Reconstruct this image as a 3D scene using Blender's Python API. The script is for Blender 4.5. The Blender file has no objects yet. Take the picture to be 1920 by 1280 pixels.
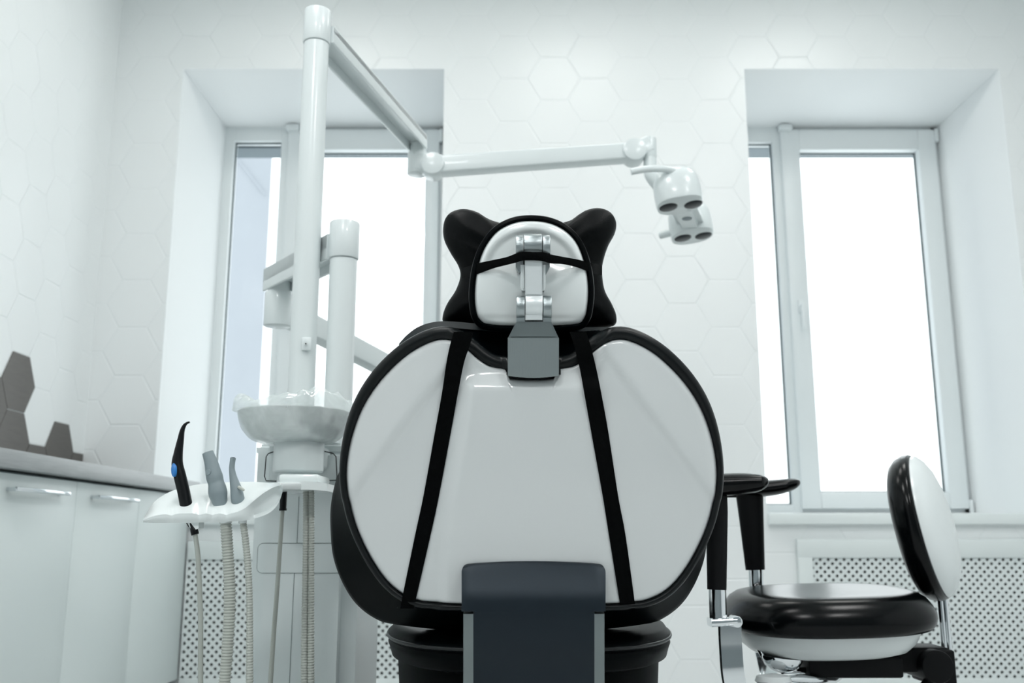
import bpy, bmesh, math, random
from mathutils import Vector, Matrix, noise
from math import sin, cos, tan, pi, radians as R
random.seed(7)
V = Vector
# ------------------------------------------------------------------ camera geometry
F, PIT, H = 1800.0, R(11.5), 0.66
cp, sp = cos(PIT), sin(PIT)
EYE = V((0, 0, H))
def ray(px, py):
    a = (px-960)/F; b = (640-py)/F
    return V((a, cp-b*sp, sp+b*cp))
def P(px, py, Y):            # measured point of the photo at distance Y
    d = ray(px, py); return EYE + d*(Y/d.y)
def PZ(px, py, z):
    d = ray(px, py); return EYE + d*((z-H)/d.z)
def PX(px, py, x):
    d = ray(px, py); return EYE + d*(x/d.x)
# the backrest plane (leans back, towards the photographer)
AL = R(8)
QC = P(997, 880, 1.55)
UU = V((1, 0, 0)); VV = V((0, -sin(AL), cos(AL))); NN = V((0, -cos(AL), -sin(AL)))
def uv(px, py, w=0.0):       # photo point on the plane lifted by w
    q = QC + NN*w; d = ray(px, py)
    t = (q-EYE).dot(NN)/d.dot(NN); h = EYE+d*t-QC
    return (h.x, h.dot(VV))
def CP(u, v, w): return QC + UU*u + VV*v + NN*w
def CW(px, py, w): 
    u, v = uv(px, py, w); return CP(u, v, w)

# ------------------------------------------------------------------ materials
MATS = {}
def mat(name, col, rough=.5, metal=0., spec=.5, coat=0., bump=0., bscale=200., var=0., vscale=6., stretch=None, trans=0., sheen=0.):
    if name in MATS: return MATS[name]
    m = bpy.data.materials.new(name); m.use_nodes = True
    nt = m.node_tree; b = nt.nodes['Principled BSDF']
    b.inputs['Base Color'].default_value = (*col, 1)
    b.inputs['Roughness'].default_value = rough
    b.inputs['Metallic'].default_value = metal
    b.inputs['Specular IOR Level'].default_value = spec
    b.inputs['Coat Weight'].default_value = coat
    b.inputs['Coat Roughness'].default_value = .05
    b.inputs['Sheen Weight'].default_value = sheen
    tc = nt.nodes.new('ShaderNodeTexCoord'); mp = nt.nodes.new('ShaderNodeMapping')
    nt.links.new(tc.outputs['Object'], mp.inputs['Vector'])
    if stretch: mp.inputs['Scale'].default_value = stretch
    n = nt.nodes.new('ShaderNodeTexNoise'); n.inputs['Scale'].default_value = vscale; n.inputs['Detail'].default_value = 5
    nt.links.new(mp.outputs['Vector'], n.inputs['Vector'])
    mx = nt.nodes.new('ShaderNodeMix'); mx.data_type = 'RGBA'; 
    k = 1-max(var, .015)
    mx.inputs['A'].default_value = (col[0]*k, col[1]*k, col[2]*k, 1); mx.inputs['B'].default_value = (*col, 1)
    nt.links.new(n.outputs['Fac'], mx.inputs['Factor']); nt.links.new(mx.outputs['Result'], b.inputs['Base Color'])
    if bump:
        n2 = nt.nodes.new('ShaderNodeTexNoise'); n2.inputs['Scale'].default_value = bscale; n2.inputs['Detail'].default_value = 3
        nt.links.new(mp.outputs['Vector'], n2.inputs['Vector'])
        bp = nt.nodes.new('ShaderNodeBump'); bp.inputs['Strength'].default_value = bump; bp.inputs['Distance'].default_value = .001
        nt.links.new(n2.outputs['Fac'], bp.inputs['Height']); nt.links.new(bp.outputs['Normal'], b.inputs['Normal'])
    MATS[name] = m; return m

TH = .219; TA = TH/math.sqrt(3)     # hexagonal wall tile: height, half width
def hexmat(name, col, axis, c0, z0):
    m = bpy.data.materials.new(name); m.use_nodes = True; nt = m.node_tree; N = nt.nodes; L = nt.links
    b = N['Principled BSDF']; b.inputs['Roughness'].default_value = .32; b.inputs['Specular IOR Level'].default_value = .4
    tc = N.new('ShaderNodeTexCoord'); sx = N.new('ShaderNodeSeparateXYZ'); L.new(tc.outputs['Object'], sx.inputs[0])
    def M(op, a, bb=None, c=None):
        n = N.new('ShaderNodeMath'); n.operation = op
        for i, q in enumerate((a, bb, c)):
            if q is None: continue
            if isinstance(q, (int, float)): n.inputs[i].default_value = q
            else: L.new(q, n.inputs[i])
        return n.outputs[0]
    x = sx.outputs[axis]; z = sx.outputs['Z']; ds = []
    for ox, oz in ((0, 0), (1.5*TA, TH/2)):
        qx = M('ABSOLUTE', M('SUBTRACT', M('FLOORED_MODULO', M('ADD', x, 1.5*TA-c0-ox+30*TA), 3*TA), 1.5*TA))
        qz = M('ABSOLUTE', M('SUBTRACT', M('FLOORED_MODULO', M('ADD', z, TH/2-z0-oz+20*TH), TH), TH/2))
        d = M('MAXIMUM', qz, M('ADD', M('MULTIPLY', qx, math.sqrt(3)/2), M('MULTIPLY', qz, .5)))
        ds.append(d)
    d = M('MINIMUM', ds[0], ds[1])          # distance to the tile's edge
    e = M('SUBTRACT', TH/2, d)
    mr = N.new('ShaderNodeMapRange'); mr.interpolation_type = 'SMOOTHSTEP'
    L.new(e, mr.inputs['Value']); mr.inputs['From Min'].default_value = .0; mr.inputs['From Max'].default_value = .006
    bp = N.new('ShaderNodeBump'); bp.inputs['Strength'].default_value = .5; bp.inputs['Distance'].default_value = .0028
    ns = N.new('ShaderNodeTexNoise'); ns.inputs['Scale'].default_value = 2.5; L.new(tc.outputs['Object'], ns.inputs['Vector'])
    hgt = M('ADD', mr.outputs[0], M('MULTIPLY', ns.outputs['Fac'], .35))
    L.new(hgt, bp.inputs['Height']); L.new(bp.outputs['Normal'], b.inputs['Normal'])
    g = N.new('ShaderNodeMapRange'); L.new(e, g.inputs['Value']); g.inputs['From Min'].default_value = .0005; g.inputs['From Max'].default_value = .002
    mx = N.new('ShaderNodeMix'); mx.data_type = 'RGBA'
    mx.inputs['A'].default_value = (col[0]*.95, col[1]*.96, col[2]*.96, 1); mx.inputs['B'].default_value = (*col, 1)
    L.new(g.outputs[0], mx.inputs['Factor']); L.new(mx.outputs['Result'], b.inputs['Base Color'])
    return m

WALL = (.835, .860, .866)
cx_ = P(886, 353, 4.2)
M_back = hexmat('white_hexagon_tile_back', WALL, 'X', cx_.x, cx_.z-TH/2)
LWX = -1.872
TY0, TZ0 = 3.598, 1.234
M_left = hexmat('white_hexagon_tile_left', WALL, 'Y', TY0, TZ0)
M_plain = mat('white_wall_paint', (.83, .853, .86), .6, bump=.1, bscale=300)
M_ceil = mat('white_ceiling_paint', (.82, .86, .85), .7, bump=.1, bscale=300)
M_floor = mat('pale_grey_floor_tile', (.60, .62, .62), .35, var=.1)
M_upvc = mat('white_window_plastic', (.78, .82, .83), .35)
M_gasket = mat('dark_window_gasket', (.06, .09, .10), .6)
M_sill = mat('white_sill_board', (.80, .85, .85), .35)
M_cab = mat('white_cabinet_laminate', (.74, .80, .80), .4, var=.03, vscale=3)
M_gap = mat('shadow_gap_filler', (.25, .30, .31), .7)
M_counter = mat('grey_wood_worktop', (.42, .44, .45), .35, var=.35, vscale=18, stretch=(8, .6, 8))
M_brown = mat('brown_wood_look_tile', (.115, .105, .095), .4, var=.35, vscale=30, stretch=(1, .4, 3))
M_alu = mat('brushed_aluminium', (.36, .40, .41), .33, 1., bump=.25, bscale=90, stretch=(.3, 1, 20))
M_alud = mat('matt_grey_aluminium', (.19, .22, .225), .42, .75, bump=.2, bscale=150, stretch=(1, 1, .1))
M_chrome = mat('chrome', (.75, .78, .8), .08, 1.)
M_shell = mat('glossy_white_shell', (.60, .625, .63), .16, coat=.3)
M_shell2 = mat('glossy_white_headrest', (.74, .78, .78), .16, coat=.5)
M_leather = mat('black_leatherette', (.0006, .0014, .0018), .38, spec=.035, bump=.25, bscale=900)
M_leath2 = mat('black_pillow_leatherette', (.0008, .0016, .002), .45, spec=.1, bump=.3, bscale=500)
M_web = mat('black_webbing', (.0010, .0014, .0016), .8, spec=.05, bump=.8, bscale=1500)
M_bluegrey = mat('anthracite_satin_cover', (.011, .018, .025), .40, .45, spec=.3, bump=.15, bscale=1800)
M_lamp = mat('white_lamp_enamel', (.70, .75, .755), .28, coat=.2)
M_unit = mat('light_grey_unit_plastic', (.60, .655, .66), .35)
M_line = mat('dark_seam', (.10, .13, .135), .6)
M_cer = mat('white_bowl_ceramic', (.80, .84, .84), .2)
M_tray = mat('white_holder_plastic', (.76, .81, .81), .22, coat=.3)
M_groove = mat('pale_grey_holder_inlay', (.58, .61, .62), .35)
M_black = mat('black_plastic', (.002, .003, .004), .33, spec=.25, bump=.2, bscale=900)
M_blue = mat('blue_button', (.03, .20, .55), .3)
M_grey = mat('blue_grey_rubber_handle', (.22, .27, .29), .5)
M_hose = mat('beige_grey_hose', (.36, .385, .355), .45)
M_hose2 = mat('beige_ribbed_hose', (.43, .455, .42), .5)
M_lens = mat('dark_lens', (.003, .007, .010), .3, spec=.3)
M_sens = mat('grey_sensor', (.10, .14, .16), .3)
M_stool = mat('black_stool_vinyl', (.0008, .0014, .0018), .22, spec=.18, bump=.05, bscale=300)
M_stoolw = mat('white_stool_plastic', (.70, .74, .745), .25)
M_matt = mat('matt_black_steel', (.0015, .002, .0025), .5, spec=.15)
M_dark = mat('radiator_recess_shade', (.02, .03, .03), .8)
M_grille = mat('white_perforated_board', (.74, .79, .79), .5)
M_ext = mat('pale_render_facade', (.31, .335, .37), .8, var=.06)
M_extd = mat('facade_line', (.35, .38, .42), .8)
M_extl = mat('grey_blue_outer_lintel', (.12, .155, .175), .6)

m = bpy.data.materials.new('window_glass'); m.use_nodes = True; nt = m.node_tree; nt.nodes.clear()
o_ = nt.nodes.new('ShaderNodeOutputMaterial'); mx = nt.nodes.new('ShaderNodeMixShader')
t_ = nt.nodes.new('ShaderNodeBsdfTransparent'); t_.inputs[0].default_value = (.95, .97, .97, 1)
g_ = nt.nodes.new('ShaderNodeBsdfGlossy'); g_.inputs['Roughness'].default_value = .02
mx.inputs[0].default_value = .06
nt.links.new(t_.outputs[0], mx.inputs[1]); nt.links.new(g_.outputs[0], mx.inputs[2]); nt.links.new(mx.outputs[0], o_.inputs[0])
M_glass = m
m = bpy.data.materials.new('clear_plastic_film'); m.use_nodes = True; nt = m.node_tree; nt.nodes.clear()
o_ = nt.nodes.new('ShaderNodeOutputMaterial'); mx = nt.nodes.new('ShaderNodeMixShader'); mx2 = nt.nodes.new('ShaderNodeMixShader')
t_ = nt.nodes.new('ShaderNodeBsdfTransparent'); g_ = nt.nodes.new('ShaderNodeBsdfGlossy'); g_.inputs['Roughness'].default_value = .12
d_ = nt.nodes.new('ShaderNodeBsdfTranslucent'); d_.inputs[0].default_value = (.8, .85, .85, 1)
df = nt.nodes.new('ShaderNodeBsdfDiffuse'); df.inputs[0].default_value = (.8, .85, .85, 1)
mx3 = nt.nodes.new('ShaderNodeMixShader'); mx3.inputs[0].default_value = .5
nt.links.new(d_.outputs[0], mx3.inputs[1]); nt.links.new(df.outputs[0], mx3.inputs[2])
n_ = nt.nodes.new('ShaderNodeTexNoise'); n_.inputs['Scale'].default_value = 14; n_.inputs['Detail'].default_value = 4; n_.inputs['Distortion'].default_value = .6
tc = nt.nodes.new('ShaderNodeTexCoord'); nt.links.new(tc.outputs['Object'], n_.inputs['Vector'])
bp = nt.nodes.new('ShaderNodeBump'); bp.inputs['Strength'].default_value = .5; bp.inputs['Distance'].default_value = .003
nt.links.new(n_.outputs['Fac'], bp.inputs['Height']); nt.links.new(bp.outputs['Normal'], g_.inputs['Normal']); nt.links.new(bp.outputs['Normal'], df.inputs['Normal'])
mr = nt.nodes.new('ShaderNodeMapRange'); mr.inputs['From Min'].default_value = .3; mr.inputs['From Max'].default_value = .7; mr.inputs['To Min'].default_value = .30; mr.inputs['To Max'].default_value = .62
nt.links.new(n_.outputs['Fac'], mr.inputs['Value']); nt.links.new(mr.outputs[0], mx.inputs[0])
nt.links.new(t_.outputs[0], mx.inputs[1]); nt.links.new(mx3.outputs[0], mx.inputs[2])
mx2.inputs[0].default_value = .10; nt.links.new(mx.outputs[0], mx2.inputs[1]); nt.links.new(g_.outputs[0], mx2.inputs[2]); nt.links.new(mx2.outputs[0], o_.inputs[0])
M_film = m
m = bpy.data.materials.new('lit_panel'); m.use_nodes = True; b = m.node_tree.nodes['Principled BSDF']
b.inputs['Base Color'].default_value = (.9, .9, .88, 1); b.inputs['Emission Color'].default_value = (1, .99, .93, 1); b.inputs['Emission Strength'].default_value = 3
M_lit = m

# ------------------------------------------------------------------ object helpers
SC = bpy.context.scene.collection
def wloc(o):
    p = V((0, 0, 0))
    while o is not None: p += V(o.location); o = o.parent
    return p
def obj(name, bm, m, parent=None, sharp=38, sub=0, label=None):
    bmesh.ops.remove_doubles(bm, verts=bm.verts, dist=1e-6)
    bmesh.ops.recalc_face_normals(bm, faces=bm.faces)
    org = wloc(parent)
    for v in bm.verts: v.co -= org
    me = bpy.data.meshes.new(name); bm.to_mesh(me); bm.free()
    for p in me.polygons: p.use_smooth = True
    if sharp: me.set_sharp_from_angle(angle=R(sharp))
    ms = m if isinstance(m, (list, tuple)) else [m]
    for q in ms: me.materials.append(q)
    o = bpy.data.objects.new(name, me); SC.objects.link(o); o.parent = parent
    if sub:
        s = o.modifiers.new('sub', 'SUBSURF'); s.levels = sub; s.render_levels = sub
    if label: o['label'] = label
    return o
def thing(name, label, cat, loc=(0, 0, 0), group=None):
    o = bpy.data.objects.new(name, None); SC.objects.link(o); o.location = loc; o.empty_display_size = .1
    o['label'] = label; o['category'] = cat
    if group: o['group'] = group
    return o
def tag(o, label, cat, group=None):
    o['label'] = label; o['category'] = cat
    if group: o['group'] = group
    return o
def struct(name, bm, m, **k):
    o = obj(name, bm, m, **k); o['kind'] = 'structure'; return o
def NB(): return bmesh.new()
def box(bm, a, b, bev=0., seg=2, M=None):
    a = V(a); b = V(b); t = bmesh.new(); bmesh.ops.create_cube(t, size=1)
    c = (a+b)/2; s = b-a
    for v in t.verts: v.co = V((v.co.x*s.x, v.co.y*s.y, v.co.z*s.z))+c
    if bev: bmesh.ops.bevel(t, geom=list(t.edges), offset=bev, segments=seg, profile=.5, affect='EDGES')
    merge(bm, t, M)
def merge(bm, t, M=None):
    mp = {v: bm.verts.new((M @ v.co) if M else v.co) for v in t.verts}
    for f in t.faces:
        try: g = bm.faces.new([mp[v] for v in f.verts]); g.material_index = f.material_index
        except ValueError: pass
    t.free()
def loft(bm, rings, closed=True, caps=(False, False)):
    vs = [[bm.verts.new(p) for p in r] for r in rings]; n = len(vs[0])
    for a, b in zip(vs[:-1], vs[1:]):
        for i in range(n if closed else n-1):
            j = (i+1) % n
            bm.faces.new((a[i], a[j], b[j], b[i]))
    if caps[0]: bm.faces.new(vs[0])
    if caps[1]: bm.faces.new(vs[-1])
    return vs
def spline(pts, n):
    """Catmull-Rom through tuples of any length"""
    out = []; m = len(pts)
    for i in range(m-1):
        p0 = pts[max(i-1, 0)]; p1 = pts[i]; p2 = pts[i+1]; p3 = pts[min(i+2, m-1)]
        for k in range(n):
            t = k/n
            out.append(tuple(.5*((2*b)+(c-a)*t+(2*a-5*b+4*c-d)*t*t+(3*b-a-3*c+d)*t**3) for a, b, c, d in zip(p0, p1, p2, p3)))
    out.append(tuple(pts[-1])); return out
def tube(bm, pts, rad, seg=16, flat=1., caps=True, ref=None):
    pts = [V(p) for p in pts]
    if isinstance(rad, (int, float)): rad = [rad]*len(pts)
    t0 = (pts[1]-pts[0]).normalized()
    up = V(ref) if ref else (V((0, 0, 1)) if abs(t0.z) < .9 else V((0, 1, 0)))
    rings = []; a = None
    for i, p in enumerate(pts):
        t = (pts[min(i+1, len(pts)-1)]-pts[max(i-1, 0)]).normalized()
        if a is None: a = t.cross(up).normalized()
        else:
            a = (a-t*a.dot(t)).normalized()
        b = a.cross(t).normalized()
        rings.append([p+a*cos(2*pi*k/seg)*rad[i]+b*sin(2*pi*k/seg)*rad[i]*flat for k in range(seg)])
    loft(bm, rings, True, (caps, caps))
def cyl(bm, p0, p1, r0, r1=None, seg=32, bev=0.):
    p0 = V(p0); p1 = V(p1); r1 = r0 if r1 is None else r1
    if bev:
        d = (p1-p0).normalized()
        pts = [p0, p0+d*bev*.3, p0+d*bev, p1-d*bev, p1-d*bev*.3, p1]; rr = [r0-bev, r0-bev*.3, r0, r1, r1-bev*.3, r1-bev]
        L = (p1-p0)
        # parallel sections
        up = V((0, 0, 1)) if abs(d.z) < .9 else V((0, 1, 0)); a = d.cross(up).normalized(); b = a.cross(d)
        loft(bm, [[p+(a*cos(2*pi*k/seg)+b*sin(2*pi*k/seg))*r for k in range(seg)] for p, r in zip(pts, rr)], True, (True, True))
    else: tube(bm, [p0, p1], [r0, r1], seg)
def lathe(bm, c, prof, seg=48, M=None, sx=1., sy=1., pw=2.):
    """prof: (radius, z) from bottom to top about centre c; superellipse sections when pw > 2"""
    rings = []
    for r, z in prof:
        ring = []
        for k in range(seg):
            t = 2*pi*k/seg; cc, ss = cos(t), sin(t)
            x = math.copysign(abs(cc)**(2/pw), cc); y = math.copysign(abs(ss)**(2/pw), ss)
            p = V((x*r*sx, y*r*sy, z))
            ring.append((M @ p if M else p)+V(c))
        rings.append(ring)
    loft(bm, rings, True, (True, True))
def beam(bm, p0, p1, w, h, w1=None, h1=None, bev=.004):
    p0 = V(p0); p1 = V(p1); w1 = w1 or w; h1 = h1 or h
    d = (p1-p0).normalized(); s = d.cross(V((0, 0, 1))).normalized(); u = s.cross(d)
    rings = []
    for p, a, b in ((p0, w, h), (p1, w1, h1)):
        r = []
        for sx, sz, o in ((1, 1, 0), (-1, 1, 1), (-1, -1, 0), (1, -1, 1)):
            q = []
            for k in range(4):
                an = k/3*pi/2; ca, sa = cos(an), sin(an)
                if o: ca, sa = sa, ca
                q.append(p+s*sx*(a/2-bev+bev*ca)+u*sz*(b/2-bev+bev*sa))
            r += q
        rings.append(r)
    loft(bm, rings, True, (True, True))
def poly_r(poly, c, n):
    """star-shaped outline poly (list of 2D) sampled at n angles round c"""
    out = []; m = len(poly)
    for k in range(n):
        t = 2*pi*k/n; dx, dy = cos(t), sin(t); best = 0
        for i in range(m):
            x1, y1 = poly[i][0]-c[0], poly[i][1]-c[1]; x2, y2 = poly[(i+1) % m][0]-c[0], poly[(i+1) % m][1]-c[1]
            ex, ey = x2-x1, y2-y1; den = dx*ey-dy*ex
            if abs(den) < 1e-12: continue
            s = (x1*ey-y1*ex)/den; q = (x1*dy-y1*dx)/den
            if s > 0 and -1e-9 <= q <= 1+1e-9: best = max(best, s)
        out.append((c[0]+dx*best, c[1]+dy*best))
    return out
def smooth_poly(pts, n=6):
    m = len(pts); out = []
    for i in range(m):
        p0, p1, p2, p3 = pts[(i-1) % m], pts[i], pts[(i+1) % m], pts[(i+2) % m]
        for k in range(n):
            t = k/n
            out.append(tuple(.5*((2*b)+(c-a)*t+(2*a-5*b+4*c-d)*t*t+(3*b-a-3*c+d)*t**3) for a, b, c, d in zip(p0, p1, p2, p3)))
    return out
def offset(poly, d):
    m = len(poly); out = []
    A = sum(poly[i][0]*poly[(i+1) % m][1]-poly[(i+1) % m][0]*poly[i][1] for i in range(m)); sg = 1 if A > 0 else -1
    for i in range(m):
        a = V(poly[i-1]); b = V(poly[(i+1) % m]); t = (b-a)
        if t.length < 1e-9: out.append(tuple(poly[i])); continue
        t.normalize(); n = V((t.y, -t.x))*sg
        out.append((poly[i][0]+n.x*d, poly[i][1]+n.y*d))
    return out
def prism(bm, pts, w0, w1, bev=.002):
    """outline in photo points on the backrest plane at depth w1, extruded to w0"""
    q = [uv(x, y, w1) for x, y in pts]
    t = bmesh.new()
    a = [t.verts.new(CP(u, v, w0)) for u, v in q]; b = [t.verts.new(CP(u, v, w1)) for u, v in q]
    t.faces.new(a); tf = t.faces.new(b); n = len(q)
    for i in range(n): t.faces.new((a[i], a[(i+1) % n], b[(i+1) % n], b[i]))
    if bev: bmesh.ops.bevel(t, geom=list(tf.edges), offset=bev, segments=2, affect='EDGES')
    merge(bm, t)
def sstep(a, b, x):
    t = min(1, max(0, (x-a)/(b-a))); return t*t*(3-2*t)

# ------------------------------------------------------------------ room
D = 4.2; FY = 4.75; CEIL = 3.35; RX = 3.1; BYK = -2.2
W1 = (-1.556, -.321); W2 = (1.100, 2.308); SZ, HZ = .745, 2.832
bm = NB()
xs = [LWX, W1[0], W1[1], W2[0], W2[1], RX]; zs = [0, SZ, HZ, CEIL]
for i in range(5):
    for j in range(3):
        if j == 1 and i in (1, 3): continue
        bm.faces.new([bm.verts.new((x, D, z)) for x, z in ((xs[i], zs[j]), (xs[i+1], zs[j]), (xs[i+1], zs[j+1]), (xs[i], zs[j+1]))])
        bm.faces.new([bm.verts.new((x, FY+.12, z)) for x, z in ((xs[i], zs[j]), (xs[i+1], zs[j]), (xs[i+1], zs[j+1]), (xs[i], zs[j+1]))])
struct('wall_back', bm, M_back, sharp=30)
bm = NB(); box(bm, (LWX-.1, BYK, 0), (LWX, FY+.12, CEIL)); struct('wall_left', bm, M_left)
bm = NB(); box(bm, (RX, BYK, 0), (RX+.1, FY+.12, CEIL)); struct('wall_right', bm, M_plain)
bm = NB(); box(bm, (LWX, BYK-.1, 0), (RX, BYK, CEIL)); struct('wall_front', bm, mat('grey_front_wall', (.22, .25, .26), .6))  # unseen wall, greyed so the black parts reflect less light
bm = NB(); box(bm, (LWX-.1, BYK-.1, -.1), (RX+.1, FY+.12, 0)); struct('floor', bm, M_floor)
bm = NB(); box(bm, (LWX-.1, BYK-.1, CEIL), (RX+.1, FY+.12, CEIL+.1)); struct('ceiling', bm, M_ceil)

def window(n, W, frame, panes, handle):
    L, Rr = W; fl, fr, fz0, fz1 = frame
    bm = NB()   # splayed reveal: sides, soffit, bottom
    A = [(L, D, SZ), (Rr, D, SZ), (Rr, D, HZ), (L, D, HZ)]; B = [(fl, FY, fz0), (fr, FY, fz0), (fr, FY, fz1), (fl, FY, fz1)]
    C = [(L-.03, FY+.12, SZ-.05), (Rr+.03, FY+.12, SZ-.05), (Rr+.03, FY+.12, HZ+.02), (L-.03, FY+.12, HZ+.02)]
    for i in range(4):
        j = (i+1) % 4
        bm.faces.new([bm.verts.new(p) for p in (A[i], A[j], B[j], B[i])])
    win = struct('window_%d' % n, bm, M_plain, sharp=20)
    # frame of upvc profile with openings
    bm = NB(); xs = [fl-.03]
    y0, y1 = FY-.005, FY+.065
    (a0, a1, b0, b1), (c0, c1, d0, d1) = panes     # fixed pane x0,x1,z0,z1 ; opening pane
    box(bm, (fl-.03, y0, fz0-.03), (a0, y1, fz1+.03), .006)
    box(bm, (a0-.002, y0, b1), (a1+.002, y1, fz1+.03), .004); box(bm, (a0-.002, y0, fz0-.03), (a1+.002, y1, b0), .004)
    box(bm, (a1, y0, fz0-.03), (a1+.05, y1, fz1+.03), .005)
    box(bm, (a1+.045, y0+.01, fz1-.03), (fr+.03, y1, fz1+.03), .005); box(bm, (a1+.045, y0+.01, fz0-.03), (fr+.03, y1, fz0+.03), .005)
    box(bm, (fr-.035, y0+.01, fz0-.07), (fr+.03, y1, fz1+.03), .005)
    obj('window_frame', bm, M_upvc, win)
    bm = NB(); s0 = y0-.022
    box(bm, (a1+.04, s0, fz0+.018), (c0, y1-.01, fz1-.018), .008); box(bm, (c1, s0, fz0+.018), (fr-.02, y1-.01, fz1-.018), .008)
    box(bm, (c0-.003, s0, d1), (c1+.003, y1-.01, fz1-.018), .008); box(bm, (c0-.003, s0, fz0+.018), (c1+.003, y1-.01, d0), .008)
    sash = obj('sash', bm, M_upvc, win)
    for k, (x0, x1, z0, z1) in enumerate(((a0, a1, b0, b1), (c0, c1, d0, d1))):
        bm = NB(); t = .006; yy = FY+.02
        box(bm, (x0, yy, z0), (x0+t, yy+.01, z1)); box(bm, (x1-t, yy, z0), (x1, yy+.01, z1)); box(bm, (x0, yy, z1-t), (x1, yy+.01, z1)); box(bm, (x0, yy, z0), (x1, yy+.01, z0+t))
        obj('gasket', bm, M_gasket, win)
        bm = NB(); bm.faces.new([bm.verts.new(p) for p in ((x0, yy+.012, z0), (x1, yy+.012, z0), (x1, yy+.012, z1), (x0, yy+.012, z1))])
        obj('glass_pane', bm, M_glass, win)
    hx = (a1+c0)/2+.022; hz = handle
    bm = NB(); box(bm, (hx-.014, s0-.012, hz-.035), (hx+.014, s0, hz+.035), .005)
    cyl(bm, (hx, s0-.035, hz), (hx, s0, hz), .008)
    box(bm, (hx-.010, s0-.048, hz-.115), (hx+.010, s0-.032, hz+.012), .006)
    obj('window_handle', bm, M_upvc, win)
    bm = NB()     # hinge caps and small corner block
    for q in (fz1-.09, fz0-.012): bm = NB(); box(bm, (fr-.022, s0-.008, q), (fr-.004, s0+.01, q+.075), .004); obj('hinge', bm, M_upvc, win)
    bm = NB(); box(bm, (a1+.03, s0-.03, fz1-.03), (a1+.10, s0+.02, fz1+.0), .008); obj('roller_bracket', bm, M_upvc, win)
    bm = NB(); box(bm, (L-.0, D-.035, SZ-.033), (Rr+.06, FY+.02, SZ+.015), .004); obj('window_sill', bm, M_sill, win)
    bm = NB(); box(bm, (fl-.2, FY+.16, P(480, 283, FY+.2).z), (fr+.2, FY+.30, fz1+.3)); obj('outer_lintel', bm, M_extl, win)
    return win
window(1, W1, (-1.510, -.360, .775, 2.778), [(-1.462, -1.215, .815, 2.703), (-1.075, -.449, .875, 2.645)], 1.80)
window(2, W2, (1.140, 2.242, .775, 2.778), [(1.190, 1.369, .815, 2.695), (1.507, 2.127, .875, 2.645)], 1.80)

# dark wood-look hexagon tiles set among the white ones
k = 0
for (i, j) in ((0, 0), (0, -1), (-1, -1), (-1, -2), (2, -1), (1, -2), (0, -2), (3, -2), (2, -2), (-2, -1)):
    yc = TY0+1.5*TA*i; zc = TZ0+TH*(j+(.5 if i % 2 else 0))
    pts = [(yc+TA*.985*cos(q*pi/3), zc+TA*.985*sin(q*pi/3)) for q in range(6)]
    zlo = .896
    # clip at the worktop
    cl = []
    for a, b in zip(pts, pts[1:]+pts[:1]):
        if a[1] >= zlo: cl.append(a)
        if (a[1]-zlo)*(b[1]-zlo) < 0:
            s = (zlo-a[1])/(b[1]-a[1]); cl.append((a[0]+(b[0]-a[0])*s, zlo))
    if len(cl) < 3 or max(c[1] for c in cl)-zlo < .004: continue
    k += 1; bm = NB(); a = [bm.verts.new((LWX, y, z)) for y, z in cl]; b = [bm.verts.new((LWX+.003, y, z)) for y, z in cl]
    bm.faces.new(b); n = len(cl)
    for q in range(n): bm.faces.new((a[q], a[(q+1) % n], b[(q+1) % n], b[q]))
    struct('trim_%d' % k, bm, M_brown)

# ------------------------------------------------------------------ radiator covers with lattice
def lattice(bm, x0, x1, z0, z1, y, pitch, wd, th):
    for sgn, yo in ((1, 0), (-1, th*.45)):
        c = -(z1-z0) if sgn > 0 else 0
        L0 = x0-(z1-z0); 
        step = pitch*math.sqrt(2); n = int((x1-x0+(z1-z0))/step)+2
        for i in range(n):
            # line x = xs + sgn*(z-z0)
            xs_ = (L0+i*step) if sgn > 0 else (x0+i*step)
            za, zb = z0, z1
            if sgn > 0: za = max(z0, z0+x0-xs_); zb = min(z1, z0+x1-xs_)
            else: za = max(z0, z0+xs_-x1); zb = min(z1, z0+xs_-x0)
            if zb-za < .002: continue
            h = wd/math.sqrt(2)
            q = [(xs_+sgn*(za-z0)-h, za), (xs_+sgn*(za-z0)+h, za), (xs_+sgn*(zb-z0)+h, zb), (xs_+sgn*(zb-z0)-h, zb)]
            f = [bm.verts.new((x, y+yo, z)) for x, z in q]; g = [bm.verts.new((x, y+yo+th, z)) for x, z in q]
            bm.faces.new(f); bm.faces.new(g)
            for a in range(4): bm.faces.new((f[a], f[(a+1) % 4], g[(a+1) % 4], g[a]))
def radiator_cover(x0, x1, z0, z1, label, bl, br):
    t = thing('radiator_cover', label, 'radiator cover', ((x0+x1)/2, D, 0))
    bm = NB(); y0, y1 = D-.028, D-.001
    box(bm, (x0-bl, y0, z1), (x1+br, y1, z1+.078), .004); box(bm, (x0-bl, y0, .0), (x1+br, y1, z0), .004)
    box(bm, (x0-bl, y0, z0-.004), (x0, y1, z1+.004), .003); box(bm, (x1, y0, z0-.004), (x1+br, y1, z1+.004), .003)
    obj('frame', bm, M_grille, t)
    bm = NB(); lattice(bm, x0-.004, x1+.004, z0-.004, z1+.004, D-.018, .0239, .0128, .004); obj('lattice', bm, M_grille, t)
    bm = NB(); box(bm, (x0, D-.004, z0), (x1, D-.001, z1)); obj('shade_backing', bm, M_dark, t)  # dark sheet stands in for the shaded cavity behind the lattice
radiator_cover(1.275, 2.24, .085, .573, 'white radiator cover with diamond lattice behind the stool, under the right window', .062, .07)
radiator_cover(-1.375, -.457, .085, .565, 'white radiator cover with diamond lattice behind the hanging hoses, under the left window', .005, .062)

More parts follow.
